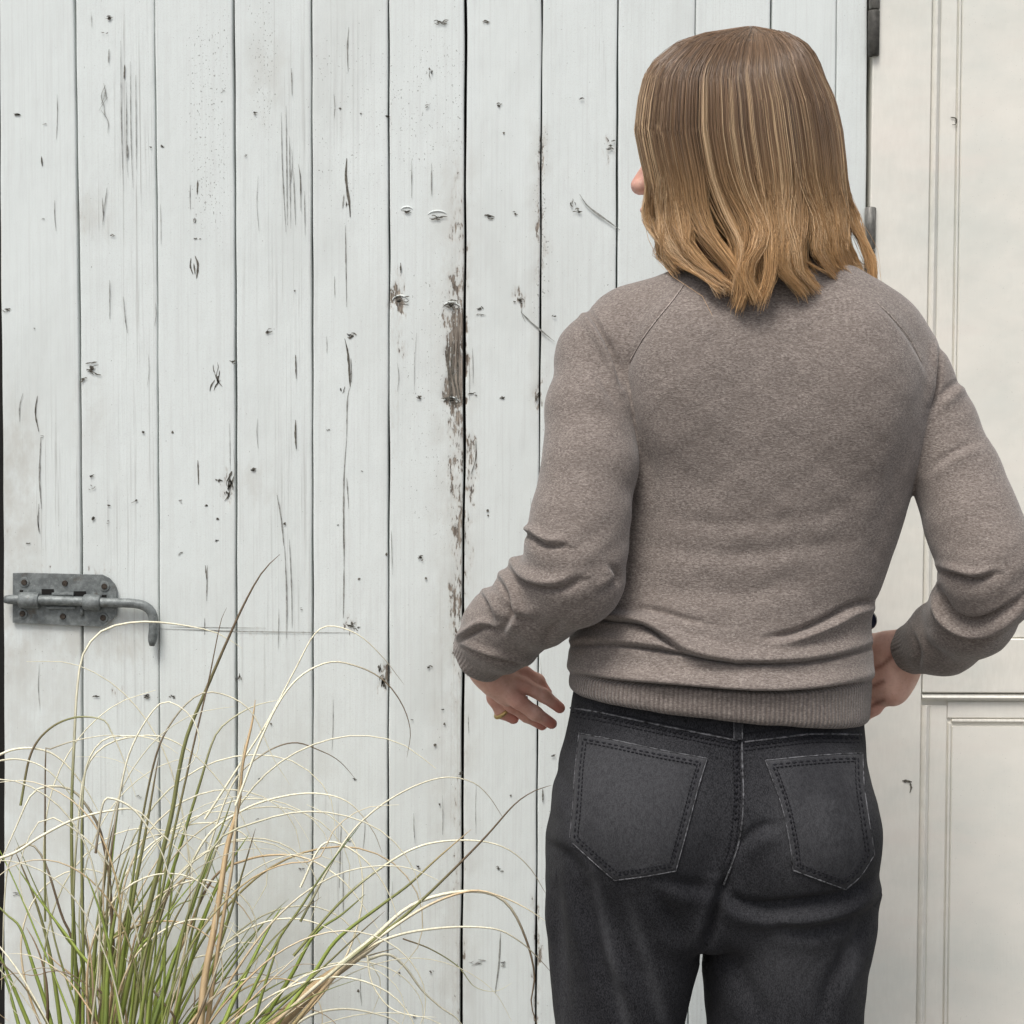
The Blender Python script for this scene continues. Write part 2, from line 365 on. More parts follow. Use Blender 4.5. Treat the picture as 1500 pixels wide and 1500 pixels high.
b = MB().box(P(-30, 750, 0)[0], P(1262, 750, 0)[0], .026, .034, ZB, ZT).build('backing', M['black'], door); child(b, door.location)  # black sheet added behind the planks to keep their gaps dark
def on_plank(px, py):
    for i in range(len(seams) - 1):
        if px < seam_x(i + 1, py): return planks[i]
    return planks[-1]

# knots, cracks and holes, each on the plank that carries it
class Strokes:
    def __init__(s): s.V = []; s.F = []
    def sliver(s, pts, wmax, n=9, jag=.35, y=-.0011):
        c = spline(pts, n); n0 = len(s.V)
        for k, (x, yy) in enumerate(c):
            t = k / (n - 1); a = c[min(k + 1, n - 1)] - c[max(k - 1, 0)]; a = a / (np.linalg.norm(a) + 1e-6); nrm = np.array([-a[1], a[0]])
            wd = wmax * .5 * (math.sin(math.pi * min(max(t, .04), .96)) ** .6) * (1 + jag * random.uniform(-1, 1))
            for sg in (-1, 1):
                q = np.array([x, yy]) + nrm * wd * sg * (1 + jag * random.uniform(-.6, .6)); p = P(q[0], q[1], 0); s.V.append((p[0], y, p[2]))
        for k in range(n - 1): s.F.append([n0 + 2 * k, n0 + 2 * k + 2, n0 + 2 * k + 3, n0 + 2 * k + 1])
    def blob(s, x, y, r, ry=None, n=11):
        n0 = len(s.V); ry = ry or r; c = P(x, y, 0); s.V.append((c[0], -.0011, c[2]))
        for k in range(n):
            a = 2 * math.pi * k / n; f = random.uniform(.62, 1.2); p = P(x + r * f * math.cos(a), y + ry * f * math.sin(a), 0); s.V.append((p[0], -.0011, p[2]))
        for k in range(n): s.F.append([n0, n0 + 1 + k, n0 + 1 + (k + 1) % n])
    def build(s, name, m, parent):
        o = mesh(name, np.array(s.V) + door_inv, s.F, m, parent)
        return o
def knot(x, y, w_, h_, n=4, dark=True):
    s = Strokes()
    for _ in range(n):
        ax = x + random.gauss(0, w_ * .22); ay = y + random.gauss(0, h_ * .2); v = h_ > w_ * 1.4
        L = random.uniform(.28, .62) * max(w_, h_)
        ang = random.gauss(math.pi / 2 if v else 0, .26)
        cx, sy = math.cos(ang) * L / 2, math.sin(ang) * L / 2; bend = random.uniform(-.22, .22) * L
        s.sliver([(ax - cx, ay - sy), (ax - math.sin(ang) * bend, ay + math.cos(ang) * bend), (ax + cx, ay + sy)], random.uniform(.9, 2.1) * (1 if dark else .8), 7)
    if dark and max(w_, h_) > 9: s.blob(x + random.gauss(0, 1), y + random.gauss(0, 1), w_ * .16, h_ * .16)
    s.build('knot', M['crack'] if dark else M['faint'], on_plank(x, y))
def crack(pts, wd, dark=False):
    s = Strokes(); s.sliver(pts, wd, max(10, int(abs(pts[-1][1] - pts[0][1]) / 7))); s.build('crack', M['crack'] if dark else M['faint'], on_plank(*pts[len(pts) // 2]))
def hole(x, y, r): s = Strokes(); s.blob(x, y, r); s.build('nail_hole', M['crack'], on_plank(x, y))
KN = [(25, 167, 17, 7, 3), (160, 27, 14, 16, 4), (154, 47, 9, 4, 2), (237, 214, 6, 8, 3), (222, 216, 8, 4, 2), (164, 345, 8, 5, 3), (288, 349, 9, 5, 3), (374, 164, 6, 8, 4),
          (645, 32, 20, 10, 5), (632, 108, 6, 14, 4), (714, 33, 14, 5, 3), (733, 155, 10, 9, 4), (498, 159, 6, 5, 2), (528, 166, 6, 4, 2), (595, 310, 16, 9, 5), (641, 319, 22, 7, 5),
          (717, 318, 20, 6, 4), (757, 312, 9, 7, 4), (838, 298, 8, 16, 4), (847, 308, 12, 7, 4), (852, 145, 12, 3, 2), (894, 216, 12, 14, 5), (134, 540, 20, 28, 8), (123, 556, 14, 10, 4),
          (318, 555, 13, 40, 8), (341, 530, 9, 12, 4), (13, 453, 18, 7, 3), (134, 697, 10, 7, 3), (198, 735, 12, 5, 2), (320, 704, 12, 11, 5), (336, 712, 9, 34, 7), (299, 742, 8, 7, 3),
          (372, 688, 11, 6, 6), (391, 485, 12, 12, 4), (516, 490, 15, 10, 5), (501, 572, 8, 14, 3), (584, 440, 22, 20, 8), (660, 447, 24, 22, 8), (660, 586, 24, 18, 8), (615, 582, 10, 5, 4),
          (705, 452, 10, 7, 4), (763, 440, 14, 12, 6), (737, 582, 10, 5, 4), (787, 581, 9, 14, 5), (697, 578, 16, 5, 3), (615, 817, 13, 8, 5), (515, 915, 12, 14, 6), (524, 923, 9, 8, 4),
          (628, 976, 11, 7, 4), (557, 980, 8, 14, 6), (561, 997, 12, 20, 8), (651, 1039, 7, 3, 2), (142, 1020, 13, 5, 3), (215, 1020, 14, 8, 4), (255, 1021, 11, 6, 3), (350, 992, 8, 14, 4),
          (520, 1141, 9, 4, 3), (612, 1270, 9, 8, 4), (731, 1271, 10, 7, 5), (632, 1423, 6, 4, 3), (812, 1107, 10, 3, 3), (375, 1199, 8, 3, 2), (440, 1272, 8, 6, 3), (676, 1131, 8, 8, 4),
          (160, 741, 11, 5, 2), (333, 722, 7, 12, 4), (508, 300, 5, 10, 3), (645, 1178, 5, 8, 2), (40, 796, 11, 3, 2), (510, 1228, 9, 12, 4), (568, 170, 11, 5, 3), (810, 463, 7, 5, 3)]
for k in KN: knot(*k)
for k in [(63, 181, 12, 5, 2), (65, 321, 9, 4, 2), (625, 156, 8, 7, 3), (52, 480, 7, 3, 1), (62, 640, 9, 6, 2), (158, 765, 9, 4, 2), (318, 792, 12, 5, 4), (265, 736, 10, 5, 2), (481, 628, 7, 8, 2),
          (533, 690, 8, 3, 1), (494, 769, 6, 4, 2), (441, 890, 6, 8, 2), (265, 810, 10, 9, 4), (25, 1310, 16, 6, 3), (205, 1165, 9, 5, 2), (380, 1140, 9, 6, 3), (135, 715, 12, 9, 3), (700, 1410, 22, 10, 5),
          (738, 1410, 14, 14, 5), (328, 135, 7, 8, 2), (361, 227, 8, 4, 2), (604, 1055, 6, 5, 2), (155, 160, 10, 60, 6), (286, 322, 7, 20, 3), (703, 462, 14, 8, 3)]:
    knot(*k, dark=False)
for pts, wd, dk in [([(61, 229), (62, 243)], 2, 1), ([(160, 72), (159, 92)], 2, 0), ([(183, 95), (182, 116)], 2.2, 1), ([(187, 212), (187, 232)], 2, 0), ([(290, 264), (289, 285)], 2.2, 1),
        ([(280, 378), (279, 390), (283, 402)], 2, 1), ([(286, 375), (290, 388), (288, 408)], 2.6, 1), ([(284, 386), (286, 402)], 2, 1), ([(511, 40), (509, 70), (510, 105)], 1.8, 0),
        ([(508, 232), (507, 262), (512, 300), (513, 318)], 4.2, 1), ([(504, 285), (502, 305)], 2, 0), ([(506, 330), (507, 400), (508, 450)], 1.5, 0), ([(505, 496), (510, 520), (513, 566)], 3.6, 1),
        ([(514, 525), (515, 560)], 2, 0), ([(513, 566), (509, 585), (508, 640)], 1.7, 0), ([(508, 640), (504, 700), (503, 800)], 1.8, 0), ([(508, 700), (511, 745)], 1.6, 0), ([(504, 750), (504, 830)], 2.2, 0),
        ([(504, 830), (503, 905)], 1.8, 0), ([(433, 520), (434, 555)], 2, 1), ([(433, 615), (433, 640), (434, 658)], 2.2, 1), ([(406, 725), (412, 760), (416, 800)], 2.0, 0), ([(417, 800), (420, 870), (420, 935)], 1.6, 0),
        ([(424, 790), (427, 860), (428, 920)], 1.3, 0), ([(60, 640), (58, 700), (61, 745)], 2.4, 0), ([(55, 580), (52, 605), (57, 632)], 1.8, 1), ([(34, 576), (29, 595), (29, 618)], 1.3, 0), ([(57, 738), (56, 765), (59, 782)], 1.5, 0),
        ([(290, 674), (291, 710)], 2, 1), ([(340, 690), (333, 705)], 3, 1), ([(849, 285), (862, 303), (885, 320), (908, 337)], 2.6, 0), ([(763, 457), (780, 474), (812, 500)], 2.2, 0), ([(603, 235), (603, 290)], 1.1, 0),
        ([(632, 240), (632, 287)], 1.3, 0), ([(655, 500), (657, 545), (663, 590)], 3, 1), ([(663, 500), (662, 540), (670, 580)], 3.4, 1), ([(670, 505), (671, 560), (676, 590)], 2.6, 1), ([(697, 645), (697, 670), (690, 695)], 1.6, 1),
        ([(587, 385), (587, 400)], 2.2, 1), ([(733, 1365), (731, 1410), (725, 1455)], 2, 0), ([(795, 1155), (795, 1175)], 2, 1), ([(232, 921), (300, 923), (360, 925), (440, 926), (525, 927)], 1.6, 0), ([(250, 918), (310, 919), (390, 920)], 1.0, 0), ([(304, 828), (303, 870), (303, 880)], 1.5, 0), ([(301, 828), (303, 850)], 1.8, 1), ([(55, 755), (57, 780)], 1.2, 0),
        ([(412, 165), (414, 250), (419, 340)], 1.2, 0), ([(419, 155), (420, 240), (421, 330)], 1.3, 0), ([(427, 100), (428, 140)], 1.3, 0), ([(437, 240), (440, 260), (441, 310)], 1.3, 1), ([(430, 250), (433, 330)], 1.1, 0), ([(446, 280), (447, 345)], 1.0, 0), ([(424, 200), (426, 335)], 1.2, 0),
        ([(177, 60), (178, 180), (181, 280)], 1.0, 0), ([(191, 90), (192, 200), (195, 275)], 1.0, 0), ([(199, 110), (200, 250)], 1.0, 0), ([(185, 120), (186, 230), (188, 260)], 1.0, 0), ([(150, 290), (152, 325)], 1.2, 0), ([(157, 275), (150, 330)], 1.2, 0),
        ([(181, 435), (184, 470), (187, 488)], 1.4, 0), ([(161, 410), (161, 468)], 1.2, 0), ([(500, 1205), (497, 1300)], 1.8, 0), ([(503, 1275), (503, 1340)], 1.3, 0), ([(300, 905), (300, 930)], 1.2, 0)]:
    crack(pts, wd, bool(dk))
for x, y, r in [(651, 1040 + 20, 2), (585, 1425, 2), (525, 1451, 2.2), (607, 1488, 2.6), (566, 812, 2.2), (624, 847, 2.2), (526, 848, 2.0), (563, 995, 2), (637, 1091, 2.2), (136, 760, 2.4), (319, 760, 2.2),
                (210, 633, 2.2), (253, 633, 2.0), (738, 195, 1.8), (714, 748, 2.2), (417, 767, 2.2), (137, 758, 2.2), (748, 1165, 1.6), (397, 1060, 1.8), (715, 755, 1.4), (432, 426, 1.6)]:
    hole(x, y, r)
for _ in range(40):
    x, y, L = random.uniform(8, 900), random.uniform(0, 1500), random.uniform(18, 90)
    crack([(x, y), (x + random.gauss(0, 1.2), y + L / 2), (x + random.gauss(0, 2), y + L)], random.uniform(.6, 1.0))
# raised rims of the larger knots
for x, y, a, bb in [(586, 442, 12, 9), (661, 452, 13, 9), (661, 590, 12, 8), (641, 316, 14, 7), (596, 309, 9, 6), (284, 390, 6, 16)]:
    c = P(x, y, 0); pts = [(c[0] + a / 1072 * math.cos(t), .0006, c[2] + bb / 1072 * math.sin(t)) for t in np.linspace(.4, 2.9, 22)]
    r_ = MB().tube(pts, [.0013 * (.3 + .7 * math.sin(math.pi * k / 21)) for k in range(22)], 6, True); o = r_.build('knot_rim', M['paint'], on_plank(x, y), True); child(o, door.location)

# slide bolt on the left planks
def wx(px): return P(px, 880, -.006)[0]
def wz(py): return P(95, py, -.006)[2]
poly = [(19, 840), (38, 839.5), (150, 842), (160, 847), (168, 856), (170.5, 862), (170.5, 900), (165, 906), (157, 913), (152, 918), (18, 912.5)]
bolt = MB().prism([(wx(a), wz(c)) for a, c in poly], -.0055, -.0018).build('slide_bolt', M['steel'], door); child(bolt, door.location)
bolt['label'] = 'grey galvanised slide bolt with cranked handle'
OFF = np.array([0, 0, 0.])
rod_y = -.0125
pp = [(7, 878), (30, 878.5), (60, 879), (120, 881), (170, 883), (196, 884), (210, 887), (220, 894), (224.5, 905), (225, 920), (223.5, 935), (222.5, 946)]
pts = spline([(P(a, c, rod_y)[0], rod_y, P(a, c, rod_y)[2]) for a, c in pp], 44); rr = np.full(44, .0064); rr[0] = .005; rr[-1] = .0035; rr[-2] = .0056
def sub(mb, name, m, smooth=False):
    return mb.build(name, m, bolt, smooth)
sub(MB().tube(pts, rr, 14), 'rod', M['steel'], True)
for x0, x1 in ((30, 59), (124, 149)):
    bm = bmesh.new(); k = MB()
    xs = [x0, x0 + 1.5, (x0 + x1) / 2, x1 - 1.5, x1]; r = [.0095, .0108, .0112, .0108, .0095]
    k.tube([(wx(x), rod_y + .0015, wz(879 + (x - 45) * .03)) for x in xs], r, 18); sub(k, 'keeper', M['steel'], True)
for x, y in ((35.5, 853), (95, 854.5), (153, 859), (33, 899), (92, 903), (151, 905)):
    big = x not in (95, 92); c = P(x, y, -.006)
    if big: sub(MB().disc((c[0], -.0068, c[2]), .0078, .0022, 18, .0066), 'washer', M['steel'])
    k = MB().disc((c[0], -.0084, c[2]), .0047 if big else .0042, .003, 14, .0036); sub(k, 'screw', M['rust'])
for x0, x1, y0, y1 in ((61, 79, 863, 871), (108, 126, 866, 873), (149, 156, 871, 876), (29, 34, 864.5, 868)):
    sub(MB().box(wx(x0), wx(x1), -.0061, -.0052, wz(y1), wz(y0)), 'slot', M['black'])
sub(MB().box(wx(77), wx(109), -.0105, -.0055, wz(872), wz(868), .0006), 'guide', M['steel'])
sub(MB().box(wx(68), wx(111), -.0095, -.0055, wz(892), wz(888), .0006), 'guide', M['steel'])
sub(MB().tube([(wx(120), -.0075, wz(889)), (wx(120), -.0075, wz(902))], .0026, 8), 'stop_pin', M['steel'], True)
for o in [o for o in COL.objects if o.parent == bolt]: o.matrix_parent_inverse = Matrix.Identity(4)

# post at the left edge and the dark gap beside the door
post = MB().box(P(-70, 750, 0)[0] + .002, P(-7, 750, 0)[0], .035, .12, 0, 2.155, .002).build('door_post', M['cream'])
tag(post, 'narrow white door post at the far left beside the plank door', 'door post')

# ------------------------------------------------------------------ panelled door on the right
pd = empty('panelled_door', (1.0, .02, ZB)); PDL = np.array(pd.location)
tag(pd, 'cream painted panelled door with raised mouldings behind the person', 'door')
XR = 1.36
def lean(o):                # the leaf has dropped a little: shear the vertical members by what the photo shows
    return o
def ledge(px0, px1): return lambda z: P(px0, 0, 0)[0] + (P(px1, 1500, 0)[0] - P(px0, 0, 0)[0]) * (P(750, 0, 0)[2] - z) / (P(750, 0, 0)[2] - P(750, 1500, 0)[2])
def strip(name, ea, eb, z0, z1, y0, y1, m, parent=pd, bev=.0015, dirt=0.0, nz=24):
    """upright board between two leaning edges"""
    V = []; Fs = []
    zs = np.linspace(z0, z1, nz)
    for z in zs:
        a, c = ea(z), eb(z)
        for x, y in ((a, y1), (a, y0 + bev), (a + bev, y0), (c - bev, y0), (c, y0 + bev), (c, y1)): V.append((x, y, z))
    for i in range(nz - 1):
        for k in range(5): q = i * 6 + k; Fs.append([q, q + 6, q + 7, q + 1][::-1])
    Fs.append([0, 1, 2, 3, 4, 5]); e = (nz - 1) * 6; Fs.append([e + k for k in range(6)][::-1])
    o = mesh(name, np.array(V) - PDL, Fs, m, parent); attr(o, 'dirt', np.full(len(V), dirt)); return o
def rail(name, ea, eb, py0, py1, y0, y1, parent=pd, bev=.0015, dirt=0.0, m=None):
    z1, z0 = P(1420, py0, y0)[2], P(1420, py1, y0)[2]
    V = []
    for z, yy in ((z0, y1), (z0, y0 + bev), (z0 + bev, y0), (z1 - bev, y0), (z1, y0 + bev), (z1, y1)):
        V += [(ea(z), yy, z), (eb(z), yy, z)]
    Fs = [[2 * k, 2 * k + 2, 2 * k + 3, 2 * k + 1] for k in range(5)] + [[0, 2, 4, 6, 8, 10][::-1], [1, 3, 5, 7, 9, 11]]
    o = mesh(name, np.array(V) - PDL, Fs, m or M['cream'], parent); attr(o, 'dirt', np.full(len(V), dirt)); return o
right = lambda z: XR
e_stile0 = ledge(1278.5, 1256); e_mold0 = ledge(1366, 1342); e_mold1 = ledge(1378, 1354); e_step1 = ledge(1403.5, 1381); e_in = ledge(1410, 1388)
e_stile1 = lambda z: e_mold0(z) - .0012
strip('stile', e_stile0, e_stile1, ZB, ZT, -.006, .035, M['cream'], dirt=.05)
strip('moulding', e_mold0, e_mold1, P(0, 890, 0)[2] , ZT, -.0062, .02, M['cream'], bev=.005, dirt=.14)
strip('moulding', e_mold0, e_mold1, ZB + .1, P(0, 1028, 0)[2], -.0062, .02, M['cream'], bev=.005, dirt=.16)
# cross members: upper panel bottom moulding, lock rail, lower panel top moulding
rail('moulding', e_mold0, right, 885, 893, -.0055, .02, bev=.003, dirt=.12)
rail('shadow_gap', e_mold0, right, 893.2, 894.6, .003, .02, m=M['crack'])  # dark strip, the groove's shade put into its colour
rail('rail', e_mold0, right, 895, 934, -.002, .03, dirt=.1)
rail('rail', e_mold0, right, 935.5, 1015, -.006, .03, dirt=.08)
rail('shadow_gap', e_mold0, right, 1015.6, 1017.0, .003, .02, m=M['crack'])
rail('moulding', e_mold0, right, 1017.4, 1027, -.0068, .02, bev=.005, dirt=.15)
co_ = strip('panel_core', lambda z: e_mold0(z) - .004, right, ZB + .05, ZT - .01, .0034, .03, M['cream'])
# flat margins and fielded panels
zt, zb = P(0, 885, 0)[2], P(0, 1027, 0)[2]
strip('panel_margin', e_mold1, e_step1, zt, ZT, .000, .02, M['cream'], dirt=.05)
strip('panel_bead', lambda z: e_step1(z) + .0016, lambda z: e_in(z) - .0012, zt, ZT, -.001, .02, M['cream'], bev=.001, dirt=.12)
strip('panel', e_in, right, zt, ZT, .0006, .02, M['cream'], bev=.0015)
zi = P(0, 1053, 0)[2]
strip('panel_margin', e_mold1, e_step1, ZB + .1, zb - .001, .000, .02, M['cream'], dirt=.05)
rail('panel_margin', lambda z: e_step1(z) + .0003, right, 1027.5, 1052.5, .0003, .02, dirt=.05)
strip('panel_bead', lambda z: e_step1(z) + .0016, lambda z: e_in(z) - .0012, ZB + .1, zi - .0014, -.001, .02, M['cream'], bev=.001, dirt=.12)
rail('panel_bead', lambda z: e_in(z), right, 1054, 1058, -.001, .02, bev=.001, dirt=.2)
strip('panel', e_in, right, ZB + .1, P(0, 1059, 0)[2], .0006, .02, M['cream'], bev=.0015)
rail('rail', e_mold0, right, 1860 - 80, 1860, -.006, .03)
o = MB().box(P(1258, 750, 0)[0], XR, .036, .05, ZB, ZT).build('backing', M['black'], pd); child(o, PDL)
for pts, wd in (([(1320, 1142), (1334, 1144)], 4), ([(1331, 1144), (1333, 1152), (1331, 1160)], 3), ([(1457, 1409), (1470, 1415), (1482, 1419)], 2.6), ([(1392, 172), (1400, 174), (1400, 182)], 3), ([(1394, 183), (1400, 183)], 1.2)):
    s = Strokes(); s.sliver(pts, wd, 9, y=-.0068 if pts[0][0] < 1345 else (-.0016 if pts[0][0] < 1420 else .0010)); o = mesh('paint_chip', np.array(s.V) - PDL, s.F, M['crack'], pd)
# hinges between the two leaves
def hinge(parts):
    h0 = None
    for (x0, x1, y0, y1, d_, m) in parts:
        a, c = P(x0, y1, -.012), P(x1, y0, -.012); xm = (a[0] + c[0]) / 2; r = (c[0] - a[0]) / 2
        k = MB().tube([(xm, -.004 - d_, a[2]), (xm, -.004 - d_, a[2] + .0015), (xm, -.004 - d_, c[2] - .0015), (xm, -.004 - d_, c[2])], [r * .82, r, r, r * .82], 16)
        o = k.build('hinge' if h0 is None else 'knuckle', m, pd if h0 is None else h0, True)
        if h0 is None: child(o, PDL); h0 = o
    return h0
hinge([(1272, 1290, 14, 81, .003, M['hinge_dark']), (1274, 1291, -70, 12.5, .003, M['hinge'])])
hinge([(1267, 1284.5, 303, 364, .003, M['hinge']), (1266.5, 1283, 366, 450, .001, M['hinge_dark'])])  # shadow on the lower knuckle is put into its darker metal colour

# ------------------------------------------------------------------ solids by distance field
def smin(a, b, k):
    h = np.maximum(k - np.abs(a - b), 0) / k
    return np.minimum(a, b) - h * h * k * .25
def smax(a, b, k): return -smin(-a, -b, k)
def rcone(p, a, b, ra, rb):
    a = np.asarray(a, np.float32); ab = np.asarray(b, np.float32) - a
    t = np.clip((p - a) @ ab / (ab @ ab), 0, 1)
    return np.linalg.norm(p - a - t[:, None] * ab, axis=1) - (ra + (rb - ra) * t)
def chain(p, pts, k=.01):
    d = None
    for (a, ra), (b_, rb) in zip(pts[:-1], pts[1:]):
        e = rcone(p, a, b_, ra, rb); d = e if d is None else smin(d, e, k)
    return d
def ell(p, c, r, Rm=None):
    q = p - np.asarray(c, np.float32)
    if Rm is not None: q = q @ np.asarray(Rm, np.float32)
    r = np.asarray(r, np.float32); k0 = np.linalg.norm(q / r, axis=1); k1 = np.linalg.norm(q / (r * r), axis=1)
    return k0 * (k0 - 1) / np.maximum(k1, 1e-6)
def soften(T, k=9):
    T = np.asarray(T)[np.argsort([q[0] for q in T])]; z = np.linspace(T[0, 0], T[-1, 0], 240); A = np.stack([np.interp(z, T[:, 0], T[:, c]) for c in range(T.shape[1])], 1)
    for _ in range(3):
        B = np.vstack([np.repeat(A[:1], k, 0), A, np.repeat(A[-1:], k, 0)]); C = np.cumsum(np.vstack([np.zeros((1, A.shape[1])), B]), 0)
        A[:, 1:] = ((C[2 * k + 1:] - C[:-2 * k - 1]) / (2 * k + 1))[:, 1:]
    A[:, 0] = z; return A
def loft(p, T, pw=2.3):
    """rounded section whose left, right, front and back reach change with height; T rows: z, xl, xr, yback, yfront"""
    T = np.asarray(T)[np.argsort([r[0] for r in T])]; z = p[:, 2]
    g = lambda k: np.interp(z, T[:, 0], T[:, k]).astype(np.float32)
    xl, xr, yb, yf = g(1), g(2), g(3), g(4)
    cx, rx = (xl + xr) / 2, (xr - xl) / 2
    yc = (yb + yf) / 2; ry = (yf - yb) / 2
    X = np.abs(p[:, 0] - cx) / rx; Y = np.abs(p[:, 1] - yc) / ry
    q = (X ** pw + Y ** pw + 1e-9) ** (1 / pw)
    gx = (X / q) ** (pw - 1) / rx; gy = (Y / q) ** (pw - 1) / ry
    return (q - 1) / np.sqrt(gx * gx + gy * gy + 1e-9)
def solid(f, lo, hi, h, iters=2):
    """sparse surface nets of f < 0"""
    lo = np.asarray(lo, float); n = np.ceil((np.asarray(hi) - lo) / h / 8).astype(int); N = n * 8
    H = 8 * h
    gc = np.stack(np.meshgrid(*[lo[k] + (np.arange(n[k]) + .5) * H for k in range(3)], indexing='ij'), -1).reshape(-1, 3).astype(np.float32)
    fc = f(gc).reshape(n); act = np.abs(fc) < H * 1.5
    full = np.repeat(np.repeat(np.repeat(np.where(fc < 0, -1., 1.).astype(np.float32), 8, 0), 8, 1), 8, 2)
    am = np.repeat(np.repeat(np.repeat(act, 8, 0), 8, 1), 8, 2)
    ii = np.argwhere(am)
    for c in range(0, len(ii), 600000):
        q = ii[c:c + 600000]; full[q[:, 0], q[:, 1], q[:, 2]] = f((lo + q * h).astype(np.float32))
    S = (full < 0).astype(np.uint8)
    tot = sum(S[a:N[0] - 1 + a, b:N[1] - 1 + b, c:N[2] - 1 + c] for a in (0, 1) for b in (0, 1) for c in (0, 1))
    cells = np.argwhere((tot > 0) & (tot < 8)); vid = np.full(N - 1, -1, np.int32); vid[tuple(cells.T)] = np.arange(len(cells))
    cor = [(a, b, c) for a in (0, 1) for b in (0, 1) for c in (0, 1)]
    val = np.stack([full[cells[:, 0] + a, cells[:, 1] + b, cells[:, 2] + c] for a, b, c in cor], 1)
    acc = np.zeros((len(cells), 3)); cnt = np.zeros(len(cells))
    for i in range(8):
        for j in range(i + 1, 8):
            df = np.array(cor[j]) - np.array(cor[i])
            if np.abs(df).sum() != 1: continue
            s = (val[:, i] < 0) != (val[:, j] < 0); t = np.where(s, val[:, i] / np.where(s, val[:, i] - val[:, j], 1), 0)
            acc += np.where(s[:, None], np.array(cor[i]) + t[:, None] * df, 0); cnt += s
    V = (lo + (cells + acc / cnt[:, None]) * h).astype(np.float32)
    Fq = []
    for ax in range(3):
        u, v_ = (ax + 1) % 3, (ax + 2) % 3
        sl0 = [slice(1, -1)] * 3; sl0[ax] = slice(0, N[ax] - 1); sl1 = list(sl0); sl1[ax] = slice(1, N[ax])
        s0, s1 = S[tuple(sl0)], S[tuple(sl1)]
        e = np.argwhere(s0 != s1); flip = s0[tuple(e.T)] == 0
        e = e + np.array([0 if k == ax else 1 for k in range(3)])
        du = np.zeros(3, int); du[u] = 1; dv = np.zeros(3, int); dv[v_] = 1
        q = np.stack([vid[tuple((e - a * du - b * dv).T)] for a, b in ((1, 1), (0, 1), (0, 0), (1, 0))], 1)
        q[flip] = q[flip][:, ::-1]; Fq.append(q)
    Fq = np.vstack(Fq); Fq = Fq[(Fq >= 0).all(1)]
    for _ in range(iters):
        G, d = grad(f, V); V = V - (np.clip(d, -h, h)[:, None] * G).astype(np.float32)
    return V, Fq.astype(np.int32)
def grad(f, V, e=.0012):
    d = f(V); G = np.stack([f(V + np.eye(3, dtype=np.float32)[k] * np.float32(e)) - d for k in range(3)], 1)
    L = np.linalg.norm(G, axis=1); s = np.maximum(L / e, .5)
    return G / np.maximum(L, 1e-9)[:, None], d / s
def surf(f, px, py, t0=1.0, t1=2.6):
    """first point of solid f along the sight line through a pixel (used to lay seams on cloth)"""
    px = np.atleast_1d(np.asarray(px, float)); py = np.atleast_1d(np.asarray(py, float))
    D = np.stack([(px - 750) / 1500 / F, -(py - 750) / 1500 / F, -np.ones_like(px)], 1) @ CR.T
    D /= np.linalg.norm(D, axis=1)[:, None]; t = np.full(len(px), t0)
    for _ in range(70):
        d = f((CAM_P + D * t[:, None]).astype(np.float32)); t = np.minimum(t + np.maximum(d * .7, -.002), t1)
    return CAM_P + D * t[:, None]
def polydist(px, py, pts):
    """signed distance to a polyline in the photo and the position along it"""
    pts = np.asarray(pts, float); best = np.full(len(px), 1e9); sg = np.ones(len(px)); tt = np.zeros(len(px)); n = len(pts) - 1
    for i in range(n):
        a, b_ = pts[i], pts[i + 1]; ab = b_ - a; L2 = ab @ ab
        t = np.clip(((px - a[0]) * ab[0] + (py - a[1]) * ab[1]) / L2, 0, 1)
        dx, dy = px - a[0] - t * ab[0], py - a[1] - t * ab[1]; d = np.hypot(dx, dy); m = d < best
        best = np.where(m, d, best); sg = np.where(m, np.sign(ab[0] * dy - ab[1] * dx), sg); tt = np.where(m, (i + t) / n, tt)
    return best * sg, tt
def fold(px, py, pts, depth, w_, ridge=.8, side=-1, rw=None):
    """a crease along PTS with a soft roll on one side (side -1: to the left of / above its direction): crease, roll"""
    d, t = polydist(px, py, spline(pts, 14)); d = d * side; rw = rw or 1.5 * w_
    e = np.sin(np.pi * np.clip(t, .02, .98)) ** .6
    e = e * (1 - sstep(.0, 1., np.clip((np.abs(d) - 3 * (w_ + rw)) / (2 * w_), 0, 1)))
    return -depth * e * np.exp(-(d / w_) ** 2), depth * e * ridge * np.exp(-((d - .7 * w_ - .75 * rw) / rw) ** 2)

YP = -.48
def PX(px, py): return float(P(px, py, YP)[0])
def PZ(py, px=1060): return float(P(px, py, YP)[2])
def row(py, l, r, yb, yf): return (PZ(py), PX(l, py), PX(r, py), YP - yb, YP + yf)
def pt(px, py, y): return P(px, py, y)

person = empty('person', (PX(1050, 1500), YP, 0)); PL = np.array(person.location)
tag(person, 'person seen from behind in a taupe sweater and black jeans, shoulder length fair hair', 'person')

# ---- sweater
T_sw = [row(372, 1050, 1215, .056, .060), row(392, 990, 1250, .068, .068), row(412, 945, 1290, .078, .078), row(440, 915, 1325, .084, .090), row(480, 900, 1346, .098, .105),
        row(540, 890, 1366, .108, .118), row(620, 897, 1362, .110, .125), row(700, 899, 1342, .104, .122), row(780, 893, 1317, .096, .113),
        row(850, 878, 1294, .094, .108), row(890, 856, 1275, .097, .108), row(930, 837, 1274, .104, .112), row(965, 830, 1279, .110, .115),
        row(985, 836, 1275, .112, .115), row(1010, 830, 1273, .113, .115), row(1090, 832, 1269, .113, .115)]
T_sw = soften(T_sw, 4)
armL = [(pt(912, 476, -.475), .036), (pt(876, 524, -.498), .0415), (pt(866, 602, -.520), .0445), (pt(864, 680, -.542), .0465), (pt(850, 760, -.557), .0475), (pt(842, 815, -.562), .0485), (pt(843, 848, -.562), .047)]
